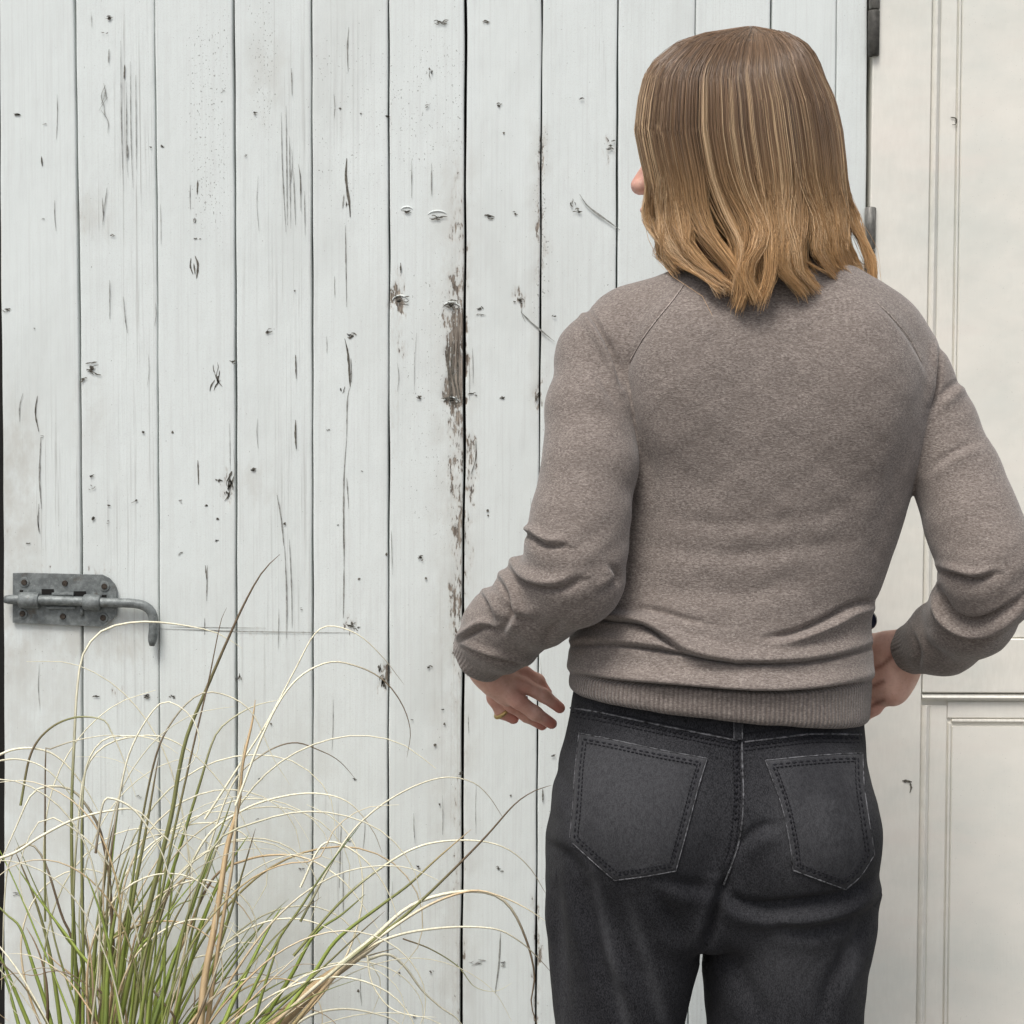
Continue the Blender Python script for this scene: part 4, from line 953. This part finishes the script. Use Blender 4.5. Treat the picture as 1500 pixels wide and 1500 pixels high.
# ---- hair
HE = np.array([  # photo y, left and right reach, back reach, front reach (m)
    (40, 1099, 1101, .001, .001), (44, 1070, 1130, .026, .026), (48, 1042, 1150, .042, .042), (54, 1016, 1164, .054, .054), (64, 992, 1179, .068, .066), (78, 974, 1191, .080, .076), (92, 957, 1199, .088, .082), (112, 944, 1208, .096, .088),
    (145, 936, 1223, .104, .092), (190, 931, 1233, .108, .094), (235, 940, 1238, .109, .094), (285, 953, 1241, .107, .092), (320, 962, 1244, .105, .091), (350, 961, 1246, .104, .090), (385, 970, 1248, .103, .090), (460, 985, 1252, .104, .088)])
def henv(py):
    return [np.interp(py, HE[:, 0], HE[:, k]) for k in range(1, 5)]
ROOT = np.array((.150, .100, .068)); MID = np.array((.255, .155, .086)); TIP = np.array((.70, .425, .195)); LITE = np.array((.95, .70, .43)); DARK = np.array((.075, .045, .028))
LOCKS = [  # how the big locks fall in the picture, from the level of the ear to their tips
    [(956, 255), (962, 283), (967, 317), (970, 353), (971, 377), (990, 391)], [(957, 255), (956, 290), (960, 320), (974, 360), (1000, 388), (1030, 404), (1056, 420)],
    [(985, 250), (992, 300), (999, 340), (1014, 373), (1043, 400), (1070, 416)], [(1008, 255), (1014, 300), (1030, 340), (1057, 370), (1079, 400), (1087, 428), (1077, 446)],
    [(1040, 250), (1062, 310), (1079, 345), (1083, 375), (1076, 400), (1070, 424)], [(1085, 233), (1102, 293), (1119, 333), (1113, 360), (1098, 382), (1095, 407), (1110, 434)],
    [(1112, 255), (1126, 317), (1131, 360), (1131, 393), (1121, 427), (1113, 438)], [(1138, 255), (1141, 300), (1147, 350), (1145, 383), (1154, 408), (1177, 423)],
    [(1162, 255), (1164, 300), (1167, 350), (1167, 383), (1177, 408), (1198, 421)], [(1178, 250), (1196, 317), (1203, 360), (1217, 390), (1243, 424)],
    [(1202, 255), (1217, 333), (1226, 370), (1238, 400), (1250, 425)], [(1222, 255), (1232, 333), (1242, 373), (1257, 401), (1279, 421)], [(1238, 250), (1252, 317), (1266, 350), (1279, 383), (1283, 425)]]
LOCKS = [spline(l, 60) for l in LOCKS]
def hair_strands(ncl, per, name):
    NS = 20; VV = []; CC = []
    for c in range(ncl):
        phi0 = random.uniform(R_(176), R_(360 + 112))
        # most clumps where the picture shows them
        if random.random() < .55: phi0 = random.uniform(R_(178), R_(365))
        layer0 = random.random() ** 1.8 * .13
        co_ = math.cos(phi0)
        wa, wp, wf = random.uniform(3, 17), random.uniform(0, 6.28), random.uniform(1.1, 2.0)
        tip_py = np.interp(co_, [-1, -.85, -.6, -.3, 0, .3, .7, 1], [388, 400, 428, 442, 430, 424, 421, 416]) + random.gauss(0, 7) - layer0 * 60
        sweep = np.interp(co_, [-1, -.8, -.5, -.15, .15, .5, .8, 1], [20, 58, 84, 42, 6, -2, 0, 0]) + random.gauss(0, 9)
        curl = random.gauss(0, 13) 
        tone = random.random(); lite = random.random() < .25; cw = random.uniform(.02, .08)
        cz = random.gauss(0, .004)
        lk = None
        if math.sin(phi0) < .12 and layer0 < .085:
            x260 = (941 + 1240) / 2 + 149 * co_ * (1 - layer0); lk = min(LOCKS, key=lambda l: abs(l[0][0] - x260) + random.uniform(0, 9)); lw = random.uniform(5, 11); wig = random.gauss(0, 4)
        for s in range(per):
            ph = phi0 + random.gauss(0, cw); lay = min(max(layer0 + random.gauss(0, .018), -.012), .25)
            tp = tip_py + random.gauss(0, 4) - (abs(random.gauss(0, 30)) if random.random() < .15 else 0)
            r0 = random.random(); start = 40.2 + 26 * r0 ** 3
            u = np.linspace(0, 1, NS); py = start + (tp - start) * (u ** 1.25)
            l, r, yb, yf = henv(py); cx = (l + r) / 2; hw = (r - l) / 2
            # near the crown the strands run to a parting instead of a point
            cosp, sinp = math.cos(ph), math.sin(ph)
            k = 1 - lay * sstep(60, 200, py)
            cl = .22 + .76 * sstep(230, 410, py)            # strands of a clump draw together towards the tips
            cosm = cosp + (math.cos(phi0) - cosp) * cl * .92; sinm = sinp + (math.sin(phi0) - sinp) * cl * .92
            x = cx + hw * cosm * k
            dep = np.where(sinm < 0, yb, yf) * sinm * k
            q = sstep(np.interp(cosp, [-.9, -.4], [325, 265]), 445, py)
            x = x + sweep * q ** 1.3 + wa * np.sin(wp + wf * 2 * np.pi * sstep(140, 440, py)) * (.25 + q) + (curl + (28 if co_ > -.05 else -12)) * sstep(365, 435, py) ** 1.4 - (9 if co_ > -.05 else 0) * np.exp(-((py - 350) / 35) ** 2) + random.gauss(0, 1.3) * sstep(100, 440, py) + random.gauss(0, 3.2) * sstep(300, 460, py) ** 2
            if lk is not None:
                tl = lk[-1][1] + random.gauss(-2, 8) - (abs(random.gauss(0, 22)) if random.random() < .12 else 0)
                py = start + (tl - start) * (u ** 1.25); l, r, yb, yf = henv(py); hw = (r - l) / 2; cx = (l + r) / 2; cosm = cosp + (math.cos(phi0) - cosp) * .35 * sstep(230, 330, py)
                xe = cx + hw * cosm * k; off = float(np.interp(255, py, xe)) - lk[0][0]; off = max(-22, min(22, off))
                xl = np.interp(py, lk[:, 1], lk[:, 0]); sp = off * (1 - .5 * sstep(290, 425, py)) + wig * np.sin(6.28 * sstep(270, 430, py))
                x = xe + (xl + sp - xe) * sstep(235, 320, py) + random.gauss(0, 1.0) * sstep(100, 430, py)
                sinm = -np.sqrt(np.maximum(1 - np.clip((x - cx) / hw, -1, 1) ** 2, .0)) * (1 if sinp < 0 else -.3)
                sinm = sinp + (sinm - sinp) * sstep(235, 320, py); dep = np.where(sinm < 0, yb, yf) * sinm * k
                q = sstep(285, 440, py); dep = dep - .007 * (1 - (off / 22) ** 2) * np.sin(np.pi * sstep(270, 450, py)) + random.gauss(0, .0012)
            else:
                dep = dep + .010 * q
                if sinp < 0: py = np.where(py > 330, 330 + (py - 330) * .78, py)
            dep = dep - .010 * q * (1 if sinp < 0 else 0) + cz * q + random.gauss(0, .0012)
            y = YP + .004 + dep
            pts = np.array([P(a, b_, c_) for a, b_, c_ in zip(x, py, y)])
            tcol = sstep(170, 420, py) * random.uniform(.7, 1.1)
            base = ROOT + (MID - ROOT) * (.55 * tone + .45 * random.random()); col = base[None] * (1 - tcol[:, None]) + TIP[None] * tcol[:, None]
            if random.random() < (.84 if lite else .05): col = col * .42 + LITE[None] * (.58 * sstep(50, 190, py)[:, None]) + base[None] * (.58 * (1 - sstep(50, 190, py)[:, None]))
            col = col * random.uniform(.80, 1.15) * (1 - 2.4 * max(lay, 0))  # deeper layers darkened: shade between strands is put into the colour
            VV.append(pts); CC.append(col)
    for _ in range(90):     # loose single hairs
        b_ = random.randrange(len(VV)); a = VV[b_]; v = np.array([random.gauss(0, .006), random.gauss(-.002, .003), random.gauss(.002, .006)])
        VV.append(a + v[None] * (np.linspace(0, 1, NS) ** 2)[:, None] + np.array([0, -.001, 0]) + (a - HC) * .009); CC.append(CC[b_] * 1.1)
    A = np.array(VV); n = len(A); T = np.gradient(A, axis=1); T /= np.linalg.norm(T, axis=2)[..., None] + 1e-9
    side = np.cross(T, np.array([0.13, 1, .2])); side /= np.linalg.norm(side, axis=2)[..., None] + 1e-9; oth = np.cross(T, side)
    th = rng.uniform(0, 6.28, n)[:, None, None]
    rad = (.00031 * rng.uniform(.7, 1.35, n))[:, None, None] * (1 - .65 * np.linspace(0, 1, NS) ** 4)[None, :, None]
    ring = [A + rad * (side * np.cos(th + a) + oth * np.sin(th + a)) for a in (0, 2.0944, 4.18879)]
    VA = np.stack(ring, 2).reshape(-1, 3)
    base = (np.arange(n)[:, None, None] * NS + np.arange(NS - 1)[None, :, None]) * 3; k = np.arange(3)[None, None]
    k2 = (k + 1) % 3; Qs = np.stack([base + k, base + k2, base + 3 + k2, base + 3 + k], -1).reshape(-1, 4)
    o = mesh(name, VA - PL, Qs.astype(np.int32), M['hair'], person, True); cattr(o, 'hue', np.repeat(np.array(CC).reshape(-1, 3), 3, 0)); return o
hair_strands(290, 44, 'hair')
# the dense inner hair under the strands, darkened so the gaps look shaded
def f_in(p):
    _, py_ = proj(p); T = [(PZ(r[0]), PX((r[1] + r[2]) / 2 - (r[2] - r[1]) * .415, r[0]), PX((r[1] + r[2]) / 2 + (r[2] - r[1]) * .415, r[0]), YP + .004 - r[3] * .80, YP + .004 + r[4] * .85) for r in HE]
    d = loft(p, T, 2.0); d = smax(d, p[:, 2] - PZ(70), .01); d = smax(d, PZ(350) - p[:, 2], .02)
    q = (p - HC.astype(np.float32)) @ HR.astype(np.float32)
    cutf = smax(q[:, 0] - .072, -(q[:, 2] - .075), .01) * 0 + np.minimum(.068 - q[:, 0], 1)       # open towards the face
    d = smax(d, np.where(q[:, 2] < .07, -(.068 - q[:, 0]), -.2).astype(np.float32), .006)
    return d
V, Q = solid(f_in, (.10, -.62, 1.30), (.42, -.34, 1.66), .004)
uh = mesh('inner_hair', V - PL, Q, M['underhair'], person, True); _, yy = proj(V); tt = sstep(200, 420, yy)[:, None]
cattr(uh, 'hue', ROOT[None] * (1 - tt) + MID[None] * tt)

# ------------------------------------------------------------------ grass in its pot
GY = -.20
pot_c = P(170, 1660, GY); pot = empty('planter', (pot_c[0], GY, 0))
tag(pot, 'terracotta pot holding the grass at the foot of the plank door', 'plant pot')
k = MB(); zt_ = P(170, 1600, GY)[2]
prof = [(.10, 0), (.12, .02), (.15, zt_ - .04), (.165, zt_ - .035), (.165, zt_), (.145, zt_), (.14, zt_ - .03), (.0, zt_ - .03)]
bm = bmesh.new(); NSG = 32; rings = [[bm.verts.new((r * math.cos(2 * math.pi * i / NSG), r * math.sin(2 * math.pi * i / NSG), z)) for i in range(NSG)] for r, z in prof if r > 0]
for a, c in zip(rings[:-1], rings[1:]):
    for i in range(NSG): bm.faces.new([a[i], a[(i + 1) % NSG], c[(i + 1) % NSG], c[i]])
bm.faces.new(rings[-1]); bmo('pot', bm, M['terracotta'], pot, False)
clump = empty('grass_clump', (pot_c[0], GY, zt_ - .03)); CL = np.array(clump.location)
tag(clump, 'clump of ornamental grass with green blades and curling cream tips, at the bottom left', 'ornamental grass')
GREEN = np.array((.27, .345, .075)); LGREEN = np.array((.40, .50, .12)); OLIVE = np.array((.245, .255, .105)); BROWN = np.array((.17, .125, .08)); CREAM = np.array((.90, .86, .66)); TAN = np.array((.62, .46, .27)); DGREEN = np.array((.13, .19, .075))
n_blade = [0]
def blade(pts3, wid, cols, n=None, kind='blade', tipw=.15):
    """a folded ribbon along 3D points; wid in metres at base; cols: colours along it"""
    n = n or 40; s = spline(pts3, n); t = np.linspace(0, 1, n)
    T = np.gradient(s, axis=0); T /= np.linalg.norm(T, axis=1)[:, None] + 1e-9
    sd_ = np.cross(T, np.array([random.uniform(-.35, .35), 1, random.uniform(-.2, .2)])); sd_ /= np.linalg.norm(sd_, axis=1)[:, None] + 1e-9
    nr = np.cross(T, sd_); wv = (wid * np.clip(1 - t, 0, 1) ** .55 * (1 - tipw) + wid * tipw * (1 - .6 * t))[:, None] * .5
    A = s - sd_ * wv; B = s + nr * wv * .55; C_ = s + sd_ * wv; Dn = s - nr * wv * .25
    V = np.stack([A, B, C_, Dn], 1).reshape(-1, 3); Fs = []
    i = np.arange(n - 1)[:, None] * 4; kk = np.arange(4)[None]; k2 = (kk + 1) % 4
    Q = np.stack([i + kk, i + k2, i + 4 + k2, i + 4 + kk], -1).reshape(-1, 4)
    o = mesh(kind, V - CL, Q.astype(np.int32), M['blade'], clump, True)
    cols = np.array(cols); cc = np.stack([np.interp(t, np.linspace(0, 1, len(cols)), cols[:, k]) for k in range(3)], 1) * random.uniform(.85, 1.15)
    cattr(o, 'hue', np.repeat(cc, 4, 0)); n_blade[0] += 1
def pb(pts, w_px, cols, y0=None, bow=.05, n=44, tipw=.15):
    y0 = GY + random.uniform(-.05, .05) if y0 is None else y0
    m_ = len(pts); dy = random.uniform(-bow, bow) if bow else 0
    p3 = [P(x, y, min(y0 + dy * (k / (m_ - 1)), -.02)) for k, (x, y) in enumerate(pts)]
    blade(p3, w_px / 1174, cols, n, tipw=tipw)
BASE = (165, 1600)
GB = [GREEN, GREEN, OLIVE, BROWN]; GC = [GREEN, OLIVE, TAN, CREAM]; CT = [CREAM, CREAM, CREAM]; OB = [OLIVE, BROWN, CREAM]; TT = [TAN, TAN, CREAM]; LG = [LGREEN, GREEN, OLIVE]
HAND = [
    ([(150, 1620), (190, 1430), (215, 1340), (235, 1260), (252, 1190), (262, 1130), (275, 1075), (300, 1015), (330, 945), (360, 880), (385, 837), (410, 812)], 10, [GREEN, GREEN, OLIVE, OLIVE, OLIVE, BROWN, BROWN]),
    ([(180, 1620), (205, 1430), (232, 1330), (250, 1240), (268, 1160), (285, 1085), (305, 1000), (318, 935), (325, 905), (332, 890)], 6, [GREEN, OLIVE, OLIVE, BROWN, BROWN]),
    ([(118, 1620), (112, 1450), (106, 1300), (105, 1180), (109, 1080), (113, 1010), (122, 958), (148, 925), (185, 913), (225, 911), (275, 917), (320, 928), (355, 950)], 7.5, [GREEN, GREEN, OLIVE, OLIVE, CREAM, CREAM, CREAM]),
    ([(120, 1600), (122, 1420), (120, 1300), (120, 1200), (125, 1130), (140, 1095), (160, 1080), (185, 1078), (215, 1080), (240, 1090), (262, 1105)], 6, [LGREEN, GREEN, OLIVE, OLIVE, CREAM, CREAM]),
    ([(168, 1620), (166, 1400), (163, 1330), (158, 1270), (146, 1215), (130, 1185), (110, 1160), (88, 1152), (65, 1153), (45, 1165), (22, 1215), (4, 1255), (-10, 1285)], 7, [TAN, BROWN, BROWN, BROWN, CREAM, CREAM]),
    ([(130, 1610), (110, 1400), (90, 1340), (72, 1280), (60, 1252), (46, 1237), (28, 1240), (12, 1268), (6, 1330), (4, 1400), (2, 1450)], 5, [OLIVE, BROWN, BROWN, CREAM, CREAM]),
    ([(-30, 1265), (20, 1250), (60, 1225), (110, 1200), (165, 1187), (200, 1187), (230, 1215), (265, 1250), (300, 1300), (316, 1345)], 4.5, [CREAM, CREAM, CREAM]),
    ([(285, 1620), (298, 1450), (312, 1370), (322, 1310), (333, 1240), (349, 1180), (355, 1120), (369, 1060), (374, 1025)], 13, [TAN, TAN, TAN, TAN]),
    ([(290, 1600), (312, 1440), (326, 1350), (340, 1270), (346, 1200), (352, 1130), (360, 1080)], 8, [TAN, TAN, CREAM]),
    ([(180, 1620), (205, 1430), (228, 1350), (248, 1290), (270, 1220), (292, 1150), (312, 1085), (330, 1060), (370, 1035), (410, 1025)], 8, [GREEN, LGREEN, GREEN, OLIVE, CREAM]),
    ([(350, 1560), (405, 1500), (470, 1440), (520, 1405), (560, 1378)], 30, [TAN, TAN, TAN, CREAM]), ([(400, 1500), (480, 1430), (550, 1375), (600, 1335), (660, 1278), (712, 1225), (752, 1180), (780, 1160), (808, 1150)], 6.5, [TAN, CREAM, OLIVE, OLIVE, BROWN, BROWN, BROWN]),
    ([(350, 1580), (420, 1480), (460, 1425), (495, 1375), (560, 1325), (600, 1295), (640, 1258), (690, 1215)], 8, [GREEN, LGREEN, GREEN, OLIVE, TAN]),
    ([(380, 1560), (470, 1440), (545, 1375), (600, 1328), (660, 1308), (715, 1308), (748, 1330), (772, 1380), (783, 1430), (778, 1470), (790, 1510)], 8, [TAN, CREAM, CREAM, CREAM, BROWN, BROWN]),
    ([(390, 1550), (490, 1430), (560, 1370), (630, 1325), (690, 1305), (730, 1312), (770, 1330), (800, 1350)], 7, [OLIVE, TAN, CREAM, TAN, CREAM]),
    ([(430, 1400), (500, 1320), (560, 1270), (620, 1238), (690, 1231), (740, 1242), (775, 1270), (800, 1310)], 4.5, [OLIVE, OLIVE, CREAM, CREAM, BROWN]),
    ([(300, 1600), (395, 1400), (440, 1330), (480, 1270), (528, 1208)], 6.5, [GREEN, GREEN, OLIVE, DGREEN]),
    ([(330, 1580), (420, 1440), (460, 1370), (500, 1340), (535, 1310)], 9, [LGREEN, GREEN, GREEN, OLIVE]),
    ([(440, 1350), (500, 1240), (545, 1190), (600, 1155), (650, 1139), (690, 1145), (715, 1165), (738, 1200)], 4, [OLIVE, CREAM, CREAM, CREAM, BROWN]),
    ([(300, 1200), (345, 1130), (390, 1060), (430, 985), (460, 930), (485, 917), (525, 930), (560, 962), (592, 1003)], 3.6, [CREAM, CREAM, CREAM, CREAM, BROWN]),
    ([(345, 1180), (390, 1065), (430, 1000), (478, 971), (520, 975), (560, 995), (588, 1030), (601, 1070), (596, 1110)], 3.8, [CREAM, CREAM, CREAM, BROWN, BROWN]),
    ([(180, 1400), (200, 1250), (225, 1120), (250, 1060), (290, 1018), (330, 1018), (370, 1045), (400, 1110), (425, 1150)], 4.2, [GREEN, OLIVE, BROWN, CREAM, CREAM]),
    ([(300, 1260), (340, 1150), (385, 1105), (430, 1088), (470, 1100), (497, 1115), (520, 1140)], 3.6, [CREAM, CREAM, BROWN, BROWN]),
    ([(150, 1500), (160, 1280), (178, 1150), (195, 1090), (225, 1040), (248, 1028), (280, 1050), (292, 1085), (280, 1120), (258, 1128)], 4.6, [GREEN, OLIVE, BROWN, CREAM, CREAM, CREAM]),
    ([(540, 1405), (568, 1398), (592, 1415), (618, 1450), (645, 1475), (672, 1495), (690, 1530)], 5, [CREAM, CREAM, CREAM, CREAM]),
    ([(538, 1400), (545, 1440), (570, 1475), (605, 1488), (640, 1490)], 3, [CREAM, CREAM, CREAM]),
    ([(400, 1530), (450, 1490), (500, 1478), (550, 1485), (585, 1500), (620, 1540)], 4.5, [CREAM, CREAM, CREAM]),
    ([(480, 1430), (560, 1378), (640, 1360), (720, 1360), (760, 1378), (790, 1405), (808, 1425)], 5, [TAN, CREAM, CREAM, BROWN]),
    ([(590, 1375), (630, 1390), (670, 1415), (695, 1445), (725, 1452), (750, 1440)], 2.4, [BROWN, OLIVE, CREAM]),
    ([(100, 1620), (75, 1500), (50, 1420), (30, 1360), (10, 1340), (-20, 1310)], 9, [LGREEN, GREEN, GREEN, OLIVE]),
    ([(90, 1620), (50, 1520), (15, 1435), (0, 1400), (-20, 1360)], 10, [LGREEN, GREEN, GREEN]),
    ([(60, 1600), (30, 1510), (10, 1440), (-10, 1400)], 8, [GREEN, GREEN, DGREEN]),
    ([(30, 1180), (45, 1105), (72, 1068), (110, 1051), (150, 1054), (163, 1072), (180, 1110), (200, 1170)], 4, [OLIVE, BROWN, OLIVE, CREAM, CREAM]),
    ([(66, 1350), (66, 1200), (67, 1104), (72, 1098), (110, 1085), (160, 1077), (200, 1082)], 4, [OLIVE, OLIVE, BROWN, BROWN, CREAM, CREAM]),
    ([(-20, 1115), (20, 1098), (60, 1098), (92, 1115), (125, 1155), (150, 1200)], 4, [CREAM, CREAM, CREAM, CREAM]),
    ([(-20, 1118), (25, 1112), (65, 1125), (100, 1160), (120, 1195)], 3, [CREAM, CREAM, OLIVE]),
    ([(105, 1450), (108, 1300), (115, 1200), (125, 1130), (150, 1095), (190, 1080), (240, 1080), (290, 1110), (340, 1170), (368, 1230), (372, 1260)], 4, [GREEN, OLIVE, CREAM, CREAM, CREAM, CREAM]),
    ([(140, 1250), (150, 1180), (165, 1170), (200, 1190), (235, 1245), (250, 1290), (270, 1320)], 4, [BROWN, CREAM, CREAM, CREAM]),
    ([(250, 1330), (300, 1230), (350, 1190), (400, 1170), (460, 1162), (510, 1175), (545, 1215), (560, 1250)], 4.4, [OLIVE, CREAM, CREAM, CREAM, BROWN]),
    ([(260, 1400), (310, 1290), (360, 1260), (410, 1252), (450, 1258), (490, 1280), (520, 1310), (560, 1370)], 4.6, [TAN, BROWN, TAN, CREAM, CREAM]),
    ([(440, 1300), (470, 1240), (500, 1237), (540, 1265), (570, 1310), (590, 1370)], 3.6, [CREAM, CREAM, CREAM]),
    ([(640, 1110), (650, 1180), (618, 1230), (600, 1290)], 0, None)]
for pts, w_, cols in HAND:
    if cols: pb(pts, w_, cols)
# the rest of the tuft
def droop(base, ang, L, curl, wpx, cols, yj, tw=.15):
    """a blade that leaves the base at ANG from upright and bends over"""
    n = 12; x, y = base; pts = [(x, y)]; a = ang; kink = random.randrange(5, 11) if random.random() < .16 else -1
    for k in range(n):
        t = k / n; a += curl * (t ** 1.6) + random.gauss(0, .025) + (random.choice((-1, 1)) * random.uniform(.5, 1.3) if k == kink else 0); x += math.sin(a) * L / n; y -= math.cos(a) * L / n; pts.append((x, y))
    pb(pts, wpx, cols, yj, .07, 30, tw)
for i in range(40):      # upright green
    a = random.gauss(.13, .18); bx = 165 + a * 90 + random.gauss(0, 38)
    droop((bx, 1610), a, random.uniform(240, 520), random.uniform(-.02, .10) * (1 if a > 0 else -1), random.uniform(4, 10), random.choice([LG, LG, [LGREEN, GREEN, GREEN], GB, [DGREEN, GREEN, OLIVE], [LGREEN, LGREEN, GREEN]]), GY + random.uniform(-.08, .08))
for i in range(12):      # leaning right, lower
    a = random.uniform(.45, .95); bx = 190 + random.uniform(0, 120)
    droop((bx, 1600), a, random.uniform(240, 440), random.uniform(.0, .10), random.uniform(3.5, 8), random.choice([LG, GB, [DGREEN, GREEN, OLIVE], GC]), GY + random.uniform(-.08, .08))
for i in range(42):      # curling cream tips
    a = random.gauss(.14, .36); bx = 165 + a * 120 + random.gauss(0, 30)
    sgn = 1 if random.random() < .72 else -1
    droop((bx, 1600), a, random.uniform(380, 800), sgn * random.uniform(.36, .95), random.uniform(3.4, 5.0), random.choice([GC, [LGREEN, OLIVE, CREAM, CREAM], [OLIVE, CREAM, CREAM, CREAM], [BROWN, TAN, CREAM, CREAM], [TAN, CREAM, CREAM]]), GY + random.uniform(-.08, .08), .42)
for i in range(15):      # short straw at the foot
    a = random.gauss(.1, .5); droop((165 + random.gauss(0, 60), 1600), a, random.uniform(140, 300), random.uniform(-.3, .3), random.uniform(3, 7), random.choice([TT, OB, [TAN, BROWN, TAN]]), GY + random.uniform(-.09, .06))
for i in range(18):      # fine tangled threads
    a = random.gauss(.1, .5); droop((170 + a * 120 + random.gauss(0, 40), 1600), a, random.uniform(300, 700), random.choice((1, 1, -1)) * random.uniform(.4, 1.2), random.uniform(1.9, 2.9), random.choice([OB, [OLIVE, BROWN, TAN], CT, [TAN, CREAM, CREAM]]), GY + random.uniform(-.09, .07), .5)
